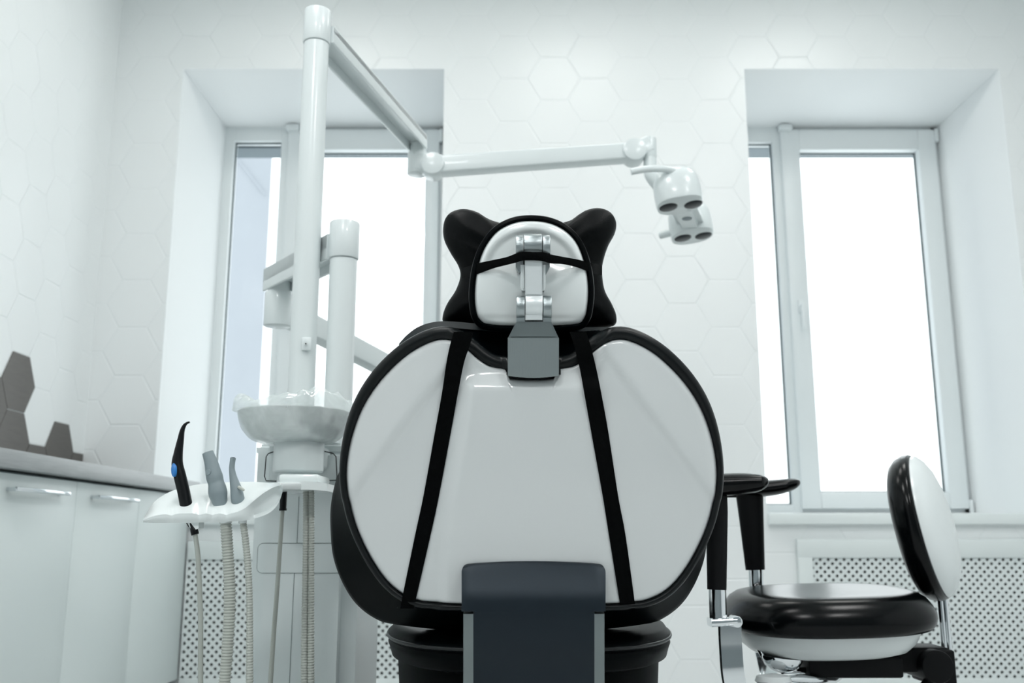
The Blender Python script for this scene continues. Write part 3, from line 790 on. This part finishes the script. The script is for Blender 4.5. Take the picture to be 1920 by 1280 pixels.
# bowl neck, black tubes drawn for the dark gaps round the plates, bowl
ny = 2.035; nc = P(560, 860, ny)
bm = NB(); zA = P(560, 886, ny).z; zB = P(560, 822, ny).z
lathe(bm, (nc.x, ny, 0), [(.030, zA-.004), (.050, zA), (.0525, zA+.003), (.0525, zB), (.05, zB+.004)], 48)
lathe(bm, (nc.x, ny, 0), [(.044, P(560, 906, ny).z), (.040, zA)], 40)
beam(bm, (nc.x, ny+.02, (zA+zB)/2), (nc.x, uy+.02, (zA+zB)/2), .085, .05, bev=.01)
obj('bowl_neck', bm, M_unit, unit)
bm = NB(); zz = (zA+zB)/2
tube(bm, [P(*q, ny+.03) for q in ((518, 845), (503, 850), (499, 856), (496, 893), (499, 901), (522, 902))], .0012, 8)
obj('gap_line', bm, M_black, unit); bm = NB()
tube(bm, [P(*q, ny+.03) for q in ((605, 845), (625, 850), (630, 856), (632, 893), (630, 900), (600, 901))], .0012, 8)
obj('gap_line', bm, M_black, unit)
bm = NB(); box(bm, P(503, 899, ny+.10), V((P(521, 899, ny).x, uy+.01, P(521, 852, ny+.1).z)), .005); obj('bracket_plate', bm, M_unit, unit); bm = NB(); box(bm, P(600, 899, ny+.10), V((P(627, 899, ny).x, uy+.01, P(627, 852, ny+.1).z)), .005)
obj('bracket_plate', bm, M_unit, unit)
by = 2.045; bcx = P(553, 800, by).x; bz = P(553, 757, by-.12).z
pz = lambda y: P(553, y, by-.06).z
bm = NB()
zb0 = P(553, 826, by-.06).z; zr = P(553, 760, by-.118).z
lathe(bm, (bcx, by, 0), [(.05, zb0), (.085, zb0+.010), (.103, zb0+.028), (.114, zb0+.052), (.119, zr), (.117, zr+.002), (.112, zr-.002), (.10, zb0+.035), (.06, zb0+.02), (.015, zb0+.018)], 64)
obj('bowl', bm, M_cer, unit)

# clear film over the bowl
bm = NB(); rings = []; n = 180
film = [(.060, zb0-.002, .001), (.088, zb0+.006, .002), (.108, zb0+.026, .0025), (.117, zb0+.050, .0015), (.1205, zr-.002, .0006), (.1210, zr+.003, .0008), (.118, zr+.012, .006), (.108, zr+.020, .012), (.094, zr+.018, .014), (.07, zr+.006, .010), (.04, zr-.004, .006)]
film = spline(film, 4)
for r, z, amp in film:
    ring = []
    for k in range(n):
        t = 2*pi*k/n; c_, s_ = cos(t), sin(t)
        q = V((c_*3.2, s_*3.2, z*30)); nz = noise.fractal(q, 1., 2.0, 3)
        lift = 0
        if z > zr: 
            g_ = min(1, (z-zr)/.01); lift = g_*(.016*abs(noise.noise(V((c_*2.2+4, s_*2.2, z*15))))+.022*max(0, cos(t+.75))**3-.004+.016*max(0, cos(t-pi-.2))**14)
        rr_ = r+amp*nz*.8+(.010*max(0, cos(t-pi-.2))**14 if z > zr else 0)
        ring.append(V((bcx+c_*rr_, by+s_*rr_, z+lift+amp*.8*noise.noise(q*1.7))))
    rings.append(ring)
loft(bm, rings)
tag(obj('bowl_cover', bm, M_film, sharp=0), 'crumpled clear plastic film wrapped over the spittoon bowl', 'plastic cover')

# ------------------------------------------------------------------ instrument holder
hy = 1.74; hold = thing('instrument_holder', 'white curved instrument holder tray reaching out from under the bowl', 'instrument holder', P(400, 980, hy))
# stations: x/y of front-bottom, front-top, back-top, with own depths
ST = [((268, 979), (269, 974), (271, 968)), ((292, 980), (293, 966), (290, 940)), ((320, 980), (321, 963), (318, 922)), ((350, 980), (351, 962), (350, 912)), ((380, 979), (382, 962), (380, 907)), ((410, 979), (412, 962), (410, 905)),
      ((440, 977), (438, 961), (440, 903)), ((465, 975), (458, 953), (462, 903)), ((486, 969), (474, 940), (478, 903)), ((505, 961), (490, 927), (492, 904)), ((519, 948), (504, 918), (505, 905)), ((527, 931), (516, 912), (515, 905)), ((531, 915), (527, 909), (525, 905))]
sta = spline([tuple(c for p in s for c in p) for s in ST], 8)
bm = NB(); rings = []
troughs = (322, 374, 398, 424)
for fx, fy_, gx, gy, bx, by_ in sta:
    dz = sum(math.exp(-((gx-t)/7.)**2) for t in troughs)*3.0
    yb = hy+.085
    A = P(fx, fy_, hy+.004); B_ = P(gx, gy+dz, hy-.004+dz*.0012); m1 = P((fx+gx)/2, (fy_+gy+dz)/2+0, hy-.003+dz*.0010)
    C_ = P(bx, by_, yb); mm = P(gx*.6+bx*.4, (gy+dz*.8)*.62+by_*.38, hy+.030); 
    E_ = C_+V((0, .006, -.010)); G_ = V(((A.x+E_.x)/2, hy+.045, min(A.z, E_.z)*.5+A.z*.5+.002))
    wing = sstep(455, 492, (fx+gx)/2)*(1-sstep(523, 530, (fx+gx)/2))
    m1 = m1+V((0, .016*wing, 0))
    rings.append([A, A.lerp(m1, .12), A.lerp(m1, .5)+V((0, .006*wing, 0)), m1, m1.lerp(B_, .5)+V((0, .006*wing, 0)), m1.lerp(B_, .88), B_, B_.lerp(mm, .10), B_.lerp(mm, .5), mm, mm.lerp(C_, .5), mm.lerp(C_, .92), C_, E_, G_, G_.lerp(A, .9)])
loft(bm, rings, True, (True, True))
obj('tray', bm, M_tray, hold, sharp=45)
bm = NB()
q0 = P(470, 912, hy+.06); 
beam(bm, P(492, 912, hy+.085), P(545, 912, 1.93), .05, .014, .05, .016, .004)
a = P(520, 922, 1.92); b = P(613, 905, 1.92)
t = bmesh.new(); n_ = 12; tp = []; bt = []
fr = []; 
for k in range(n_+1):
    s = k/n_; x = 520+(613-520)*s; yt = 903-3*sin(pi*s)-0+3*s; yb_ = 922-3*sin(pi*s)-2*s
    A = P(x, yt, 1.92); B_ = P(x, yb_, 1.92); fr.append([A, B_, B_+V((0, .12, 0)), A+V((0, .12, 0))])
loft(bm, fr, True, (True, True)); t.free()
obj('support_bar', bm, M_tray, hold, sharp=30)
bm = NB(); box(bm, V((P(524, 890, 1.95).x, 1.94, P(524, 905, 1.95).z)), V((P(600, 890, 1.95).x, 2.06, P(524, 889, 1.95).z)), .006)
obj('mounting_block', bm, M_tray, hold)
bm = NB(); t = bmesh.new()
q = [P(350, 978, hy+.01), P(373, 978, hy+.01), P(372, 990, hy+.01), P(364, 994, hy+.01), P(357, 990, hy+.01)]
f = [t.verts.new(p) for p in q]; g = [t.verts.new(p+V((0, .03, 0))) for p in q]; t.faces.new(f); t.faces.new(g)
for k in range(5): t.faces.new((f[k], f[(k+1) % 5], g[(k+1) % 5], g[k]))
merge(bm, t); 
obj('mounting_lug', bm, M_tray, hold)
for xx, rr2 in ((423, 11), (455, 7.5)): bm = NB(); cyl(bm, P(xx, 981, hy+.02), P(xx, 974, hy+.02), rr2*hy/F, bev=.001); obj('hose_guide', bm, M_tray, hold)

S = hy/F
def ptube(pts, Y, dy=0., seg=24, n=8, flat=1.):
    q = spline(pts, n); bm = NB(); tube(bm, [P(a, b, Y+dy*i/len(q)) for i, (a, b, r) in enumerate(q)], [r*Y/F for a, b, r in q], seg, flat, ref=(0, -1, 0)); return bm
hcam = thing('curing_light', 'black curved handpiece with blue button, leftmost tool in the holder', 'dental handpiece', P(352, 975, hy+.02))
obj('body', ptube([(361, 985, 8), (356, 968, 11), (350, 950, 11.3), (344, 920, 11.3), (337.5, 893, 11.3), (332.5, 870, 10.5), (334.5, 848, 8.2), (338.5, 825, 6.2), (341.5, 808, 4.6), (345.5, 798, 3.4), (350.5, 793, 2.3), (355.5, 791, 1.7)], hy+.03), M_black, hcam)
bm = NB(); c = P(328.5, 881, hy+.03-.008); Mq = Matrix.Rotation(R(10), 3, 'Y') @ Matrix.Rotation(R(90), 3, 'X') 
lathe(bm, (0, 0, 0), [(.0055, 0), (.0055, .004), (.0045, .0055), (.001, .006)], 24, None, 1, 2.3)
for v in bm.verts: v.co = Matrix.Rotation(R(-38), 3, 'Z') @ (Matrix.Rotation(R(-9), 3, 'Y') @ (Matrix.Rotation(R(90), 3, 'X') @ v.co)) + c
obj('button', bm, M_blue, hcam, label='blue oval button')
obj('connector', ptube([(357, 978, 5), (362, 989, 6), (364, 994, 7), (366, 1002, 7)], hy+.015), M_black, hcam)
def hose(bm, pts, Y, ribbed=None, seg=16):
    q = spline(pts, 10)
    P3 = [P(a, b, Y) for a, b, r in q]; rad = [r*Y/F for a, b, r in q]
    # last stretch swings back to the column foot
    e = P3[-1]; 
    for k in range(1, 9):
        t = k/8; P3.append(e+V(((-.50-e.x)*t*.6, (2.14-Y)*t, -.12*sin(t*pi*.8)))); rad.append(rad[-1])
    if ribbed:
        dense = []; dr_ = []; acc = 0; step = ribbed/6
        for i in range(len(P3)-1):
            L_ = (P3[i+1]-P3[i]).length; m_ = max(1, int(L_/step))
            for k in range(m_):
                t = k/m_; dense.append(P3[i].lerp(P3[i+1], t)); acc_ = acc+L_*t
                dr_.append((rad[i]+(rad[i+1]-rad[i])*t)*(1+.085*math.copysign(abs(cos(2*pi*acc_/ribbed))**.6, cos(2*pi*acc_/ribbed))-.03))
            acc += L_
        P3, rad = dense, dr_
    tube(bm, P3, rad, seg, ref=(0, -1, 0))
    return bm
obj('hose', hose(NB(), [(366, 1001, 4.2), (371, 1040, 4.5), (374, 1100, 4.5), (376, 1160, 4.5), (376, 1230, 4.6), (376, 1300, 4.6), (376, 1360, 4.6)], hy+.015), M_hose, hcam)
suc = thing('suction_handpiece', 'thick blue-grey suction handle on a wide ribbed hose, middle tool in the holder', 'dental handpiece', P(412, 960, hy+.03))
obj('body', ptube([(416, 962, 11), (413, 948, 12), (411.5, 937, 14), (409, 926, 17), (407, 914, 16.2), (405, 905, 14.5), (402.5, 895, 15.2), (400, 885, 14.3), (396, 868, 12.2), (389.5, 848, 10.2)], hy+.03, seg=32), M_grey, suc)
bm = NB(); lathe(bm, (0, 0, 0), [(.0055, 0), (.0055, .0012), (.0048, .002), (.001, .0018)], 20)
c = P(391, 885, hy+.03-.0125)
for v in bm.verts: v.co = Matrix.Rotation(R(-20), 3, 'Z') @ (Matrix.Rotation(R(90), 3, 'X') @ v.co) + c
obj('valve_button', bm, M_grey, suc)
obj('hose', hose(NB(), [(423, 974, 10.3), (428, 1050, 10.3), (430.5, 1100, 10.5), (430, 1150, 10.5), (426, 1220, 10.3), (421, 1280, 10.3), (415, 1350, 10.3)], hy+.02, .0052, 24), M_hose2, suc)
sal = thing('saliva_ejector', 'slim blue-grey saliva ejector handle on a thin ribbed hose, rightmost tool in the holder', 'dental handpiece', P(448, 960, hy+.03))
obj('body', ptube([(449, 962, 8.5), (447.5, 950, 9.5), (446.5, 940, 12), (445, 930, 12), (443, 918, 10.8), (440, 906, 8.8), (437, 893, 6.7), (435, 880, 5.4), (435.3, 870, 5.1), (437, 858, 5.2)], hy+.03, seg=28), M_grey, sal)
bm = NB(); cyl(bm, P(437, 858.5, hy+.03), P(437.2, 857, hy+.03), .0032); obj('nozzle_opening', bm, M_black, sal)
bm = NB(); tube(bm, [P(448, 913, hy+.022), P(453, 916, hy+.015), P(458, 919, hy+.015)], [.003, .0028, .002], 12); obj('lever', bm, M_hose2, sal)
obj('hose', hose(NB(), [(455, 974, 6.2), (460, 1010, 6.2), (464, 1050, 6.2), (467, 1100, 6.), (468, 1150, 6.), (468, 1280, 6.6), (468, 1350, 6.6)], hy+.02, .0048, 20), M_hose2, sal)
# hoses hanging below the bar
h4 = thing('smooth_hose', 'thin smooth hose with black sleeve hanging straight below the support bar', 'hose', P(531, 925, 1.95))
bm = NB(); a = P(532, 912, 1.95); b = P(530.5, 956, 1.95); tube(bm, [a, b], [.0072, .0066], 24); tube(bm, [P(530.6, 953, 1.95), P(530.5, 957, 1.95)], .0075, 24); obj('sleeve', bm, M_black, h4, label='black rubber sleeve')
obj('hose', hose(NB(), [(530, 950, 3.8), (526, 1010, 3.9), (520, 1100, 4.1), (513, 1190, 4.2), (507, 1280, 4.4), (502, 1350, 4.4)], 1.95), M_hose, h4)
for i, (xa, xb, lb) in enumerate(((573.5, 571, 'left one of the two ribbed hoses hanging together below the bowl neck'), (584, 583, 'right one of the two ribbed hoses hanging together below the bowl neck'))):
    o = obj('ribbed_hose', hose(NB(), [(xa, 915, 5.4), (xa, 1000, 5.4), (xb+(xa-xb)*.5, 1100, 5.7), (xb, 1200, 6.2), (xb, 1280, 6.4), (xb, 1350, 6.4)], 1.98, .0052, 20), M_hose2)
    tag(o, lb, 'hose', 'ribbed hoses below the bowl')

# ------------------------------------------------------------------ saddle stool with arm rests
SX, SY = P(1547, 1150, 2.2).x, 2.2
stool = thing('dentist_stool', 'black and white wheeled stool with arm rests standing right of the dental chair', 'stool', (SX, SY, 0))
ztop = .545
SMX = Matrix.Rotation(R(-1.5), 3, 'Y') @ Matrix.Rotation(R(2.5), 3, 'X')
bm = NB(); lathe(bm, (SX, SY, ztop), [(.84, -.077), (.90, -.079), (.95, -.076), (.985, -.067), (1.0, -.054), (.995, -.042), (.965, -.028), (.915, -.013), (.85, -.004), (.78, -.0005), (.68, .0), (.4, -.001), (.02, -.002)], 96, SMX, .222, .205, 2.5)
obj('seat', bm, M_stool, stool, sharp=60)
bm = NB(); lathe(bm, (SX-.006, SY, ztop+.009), [(.45, -.142), (.62, -.140), (.74, -.132), (.82, -.116), (.86, -.098), (.87, -.086)], 72, SMX, .222, .20, 2.6)
obj('seat_shell', bm, M_stoolw, stool, sharp=50)
# mechanism
zs0 = ztop-.140
bm = NB(); a = P(1512, 1213, 2.14); b = P(1700, 1250, 2.14)
box(bm, (a.x, 2.13, zs0-.038), (P(1690, 1230, 2.14).x, 2.27, zs0+.004), .006)
box(bm, (P(1680, 1230, 2.14).x, 2.15, zs0-.03), (P(1782, 1230, 2.16).x, 2.25, P(1700, 1214, 2.15).z), .01, 3)
box(bm, (P(1745, 1230, 2.14).x, 2.145, zs0-.055), (P(1786, 1230, 2.16).x, 2.255, P(1700, 1218, 2.15).z), .006, 3)
cyl(bm, (P(1745, 1250, 2.16).x, 2.12, P(1745, 1248, 2.14).z), (P(1745, 1250, 2.16).x, 2.28, P(1745, 1248, 2.14).z), .034, seg=32, bev=.004)
tube(bm, [P(1765, 1250, 2.15), P(1700, 1330, 2.16), (SX, SY, .14)], .012, 12)
obj('mechanism', bm, M_matt, stool)
bm = NB(); cyl(bm, (SX, SY, .10), (SX, SY, zs0-.03), .014); cyl(bm, (SX, SY, .08), (SX, SY, .22), .025); obj('gas_lift', bm, M_chrome, stool)
for k in range(5):
    an = R(20+72*k); d = V((cos(an), sin(an), 0)); c = V((SX, SY, 0))
    bm = NB(); beam(bm, c+V((0, 0, .115)), c+d*.27+V((0, 0, .085)), .045, .035, .03, .02, .006); lg = obj('base_leg', bm, M_chrome, stool)
    bm = NB(); q = c+d*.26; s = d.cross(V((0, 0, 1)))
    for sg in (-1, 1): cyl(bm, q+s*sg*.008+V((0, 0, .027)), q+s*sg*.026+V((0, 0, .027)), .027, seg=28, bev=.004)
    cyl(bm, q+V((0, 0, .03)), q+V((0, 0, .08)), .008); obj('caster', bm, M_matt, lg)
# backrest: oval pad and domed white shell, turned away from the camera
bx = P(1740, 985, 2.24)
phi, tl = R(27), R(9)
MB = Matrix.Rotation(R(-72), 3, 'Z') @ Matrix.Rotation(0, 3, 'X')
# local axes: n = direction the back faces (right, a little to the camera), s = across, t = up (leaning)
nrm = V((cos(phi)*cos(R(12)), -sin(phi), sin(R(10)))).normalized()
upv = V((sin(tl), 0, -0)); tv = (V((-sin(R(14)), 0, cos(R(14))))-nrm*V((-sin(R(14)), 0, cos(R(14)))).dot(nrm)).normalized()
sv = nrm.cross(tv)
def oval(bm, prof, A, B_, c, pw=2.3, seg=72):
    rings = []
    for r, w in prof:
        ring = []
        for k in range(seg):
            t = 2*pi*k/seg; c_, s_ = cos(t), sin(t)
            x = math.copysign(abs(c_)**(2/pw), c_)*A*r; y = math.copysign(abs(s_)**(2/pw), s_)*B_*r
            ring.append(c+sv*x+tv*y+nrm*(w-.25*x*x))
        rings.append(ring)
    loft(bm, rings, True, (True, True))
BA, BB = .180, .166
bm = NB(); oval(bm, [(.02, -.062), (.5, -.060), (.75, -.055), (.88, -.046), (.96, -.032), (1, -.014), (.995, -.002), (.97, .004), (.9, .004)], BA, BB, bx-nrm*.0)
obj('backrest', bm, M_stool, stool, sharp=60)
bm = NB(); oval(bm, [(.95, .002), (.965, .006), (.95, .014), (.86, .027), (.7, .040), (.45, .050), (.2, .054), (.02, .055)], BA, BB, bx)
obj('backrest_shell', bm, M_stoolw, stool, sharp=50)
bm = NB(); pt = P(1781, 1100, 2.2); pb_ = P(1775, 1215, 2.2)
for dx in (-.005, .005): cyl(bm, (pb_.x+dx, 2.2, pb_.z-.03), (pb_.x+dx, 2.2, pt.z+.05), .0062)
obj('back_post', bm, M_chrome, stool)
# arm rests
def pad(bm, pts, Y, wy):
    rings = []
    for x, yt, yb_ in spline(pts, 6):
        a = P(x, yt, Y); b = P(x, yb_, Y); c = (a+b)/2; hz = (a.z-b.z)/2; k = min(1, hz/.018)
        rings.append([c+V((0, wy*k*cos(t), hz*math.copysign(abs(sin(t))**.8, sin(t)))) for t in [2*pi*q/24 for q in range(24)]])
    loft(bm, rings, True, (True, True))
# near arm
YN = 2.0
bm = NB(); pad(bm, [(1262, 905, 908), (1266, 898, 916), (1280, 892, 926), (1320, 889, 932), (1370, 887, 930), (1400, 887, 926), (1420, 889, 922), (1433, 893, 915), (1439, 899, 907), (1440, 902, 904)], YN, .045)
ar = obj('arm_rest', bm, M_stool, stool, sharp=60)
bm = NB(); tube(bm, [P(1343, 925, YN), P(1344, 960, YN), P(1344, 1105, YN)], [.0225, .0225, .0195], 24, flat=.75, ref=(0, -1, 0)); cyl(bm, P(1365, 927, YN)-V((.02, 0, 0)), P(1380, 927, YN), .006)
obj('arm_sleeve', bm, M_matt, stool)
bm = NB(); tube(bm, [P(1345, 1103, YN), P(1347, 1168, YN)], .0175, 24, flat=.7, ref=(0, -1, 0)); obj('arm_post', bm, M_chrome, stool)
bm = NB(); t0 = P(1330, 1160, YN); t1 = P(1387, 1160, YN)
beam(bm, P(1330, 1166, YN), P(1378, 1163, YN), .05, .016, .045, .014, .005); cyl(bm, P(1378, 1164, YN)-V((0, .022, 0)), P(1378, 1164, YN)+V((0, .022, 0)), .011, bev=.002); obj('clamp', bm, M_chrome, stool)
def bar(bm, pts, wd, th, wdir):
    rings = []; wdir = V(wdir)
    q = [V(p) for p in spline(pts, 6)]
    for i, p in enumerate(q):
        t = (q[min(i+1, len(q)-1)]-q[max(i-1, 0)]).normalized(); s = (wdir-t*wdir.dot(t)).normalized(); n = t.cross(s)
        rings.append([p+s*wd/2+n*th/2, p-s*wd/2+n*th/2, p-s*wd/2-n*th/2, p+s*wd/2-n*th/2])
    loft(bm, rings, True, (True, True))
bm = NB(); bar(bm, [P(1368, 1168, YN), P(1370, 1215, YN), P(1376, 1275, YN), P(1395, 1320, YN+.02), (SX-.08, SY-.06, .30), (SX, SY, .30)], .044, .012, (1, .15, 0)); obj('arm_bar', bm, M_chrome, stool)
# far arm
YFr = 2.42
bm = NB(); pad(bm, [(1370, 912, 915), (1376, 908, 922), (1400, 904, 930), (1430, 901, 931), (1460, 898, 927), (1485, 897, 919), (1496, 899, 911), (1499, 904, 906)], YFr, .045); obj('arm_rest', bm, M_stool, stool, sharp=60)
bm = NB(); tube(bm, [P(1405, 925, YFr), P(1409, 975, YFr), P(1416, 1068, YFr)], [.034, .030, .0235], 24, flat=.7, ref=(0, -1, 0)); obj('arm_sleeve', bm, M_matt, stool)
bm = NB(); tube(bm, [P(1417, 1066, YFr), P(1420, 1160, YFr)], .0175, 24, flat=.6, ref=(0, -1, 0)); obj('arm_post', bm, M_chrome, stool)
bm = NB(); bar(bm, [P(1420, 1150, YFr), P(1424, 1180, YFr), P(1432, 1225, YFr), (SX-.09, SY+.07, .30), (SX, SY, .30)], .04, .012, (1, -.15, 0)); obj('arm_bar', bm, M_chrome, stool)
# height lever bowl and knob
q = P(1466, 1244, 2.12)
bm = NB(); lathe(bm, q, [(.006, -.018), (.022, -.014), (.036, -.004), (.042, .008), (.043, .013), (.036, .014)], 40, Matrix.Rotation(R(6), 3, 'Y'), 1, .8); tube(bm, [q+V((0, 0, -.014)), V((SX, SY, .375))], .007, 12); tube(bm, [q+V((-.03, 0, .0)), P(1425, 1224, 2.12)+V((0,0.02,0.01)), V((SX-.07, SY, zs0+.02))], .006, 12)
obj('tilt_lever', bm, M_chrome, stool)
bm = NB(); lathe(bm, q+V((.006, 0, .016)), [(.006, -.010), (.017, -.006), (.019, .002), (.030, .008), (.033, .016), (.028, .022), (.01, .024)], 32, None, 1, .8); obj('knob', bm, M_stoolw, stool)
q = P(1450, 1276, 2.08)
bm = NB(); lathe(bm, q, [(.005, -.014), (.028, -.010), (.038, .0), (.034, .010), (.01, .014)], 32, None, 1, .8); obj('knob', bm, M_stoolw, stool)
bm = NB(); tube(bm, [q+V((.03, 0, .004)), P(1500, 1272, 2.1), P(1560, 1276, 2.15), (SX+.02, SY, .36)], [.006, .010, .009, .008], 12); obj('height_lever', bm, M_chrome, stool)

# ------------------------------------------------------------------ outside
bm = NB(); a = P(500, 500, 9.); loft(bm, [[V((-9, 9, z)), V((a.x, 9, z)), V((a.x*14/9-.4, 14, z)), V((-9, 14, z))] for z in (-6, 14)], True, (True, True))
fac = tag(obj('neighbouring_building', bm, M_ext), 'pale smooth building facade outside the left window', 'building')
bm = NB(); tube(bm, [P(440, 292, 8.98), P(497, 365, 8.98)], .006, 8); obj('facade_cable', bm, M_extd, fac)

# ------------------------------------------------------------------ light
w = bpy.data.worlds.new('World'); bpy.context.scene.world = w; w.use_nodes = True; nt = w.node_tree
bg = nt.nodes['Background']; bg.inputs['Strength'].default_value = 1.7; bg.inputs['Color'].default_value = (.93, .985, 1, 1)
def area(name, loc, rot, sx, sy, power, col=(1, 1, 1), portal=False):
    l = bpy.data.lights.new(name, 'AREA'); l.shape = 'RECTANGLE'; l.size = sx; l.size_y = sy; l.energy = power; l.color = col
    if portal: l.cycles.is_portal = True
    o = bpy.data.objects.new(name, l); SC.objects.link(o); o.location = loc; o.rotation_euler = rot; return o
for k, W in enumerate((W1, W2)):
    area('daylight_portal', ((W[0]+W[1])/2, FY+.14, 1.8), (R(-90), 0, 0), W[1]-W[0]+.1, 2.15, 1, portal=True)
spots = [(-.9, 3.2), (.32, 3.2), (1.5, 3.2), (-.6, 1.2), (1.4, 1.2), (-.6, -.9), (1.4, -.9)]  # middle and right window-side panels match wall glows; others unseen, added as fill
for i, (x, y) in enumerate(spots):
    t = thing('ceiling_and_fill_light', 'square white ceiling light panel above the room, in a set including added fill', 'ceiling light', (x, y, CEIL-.03), 'square ceiling light panels')
    bm = NB(); s = .31
    box(bm, (x-s, y-s, CEIL-.03), (x+s, y+s, CEIL-.001), .003); obj('housing', bm, M_upvc, t)
    bm = NB(); s = .28; box(bm, (x-s, y-s, CEIL-.034), (x+s, y+s, CEIL-.0295)); obj('diffuser', bm, M_lit, t)
    area('panel_and_fill_lamp', (x, y, CEIL-.04), (0, 0, 0), .55, .55, (1.6, 1.6, 2.4, 12, 12, 21, 21)[i], (1, 1, 1))

# ------------------------------------------------------------------ camera
cam = bpy.data.cameras.new('camera'); co = bpy.data.objects.new('camera', cam); SC.objects.link(co)
cam.sensor_width = 36; cam.lens = F*36/1920; co.location = EYE; co.rotation_euler = (R(90)+PIT, 0, 0)
cam.clip_start = .02; cam.dof.use_dof = True; cam.dof.focus_distance = 1.6; cam.dof.aperture_fstop = 5.0
sc = bpy.context.scene; sc.camera = co
sc.view_settings.view_transform = 'Standard'; sc.view_settings.look = 'None'; sc.view_settings.gamma = 1; sc.view_settings.exposure = 0.56; sc.view_settings.use_curve_mapping = False
sc.cycles.use_denoising = True
sc.cycles.max_bounces = 10; sc.cycles.diffuse_bounces = 6; sc.cycles.sample_clamp_indirect = 6
sc.cycles.caustics_reflective = False; sc.cycles.caustics_refractive = False
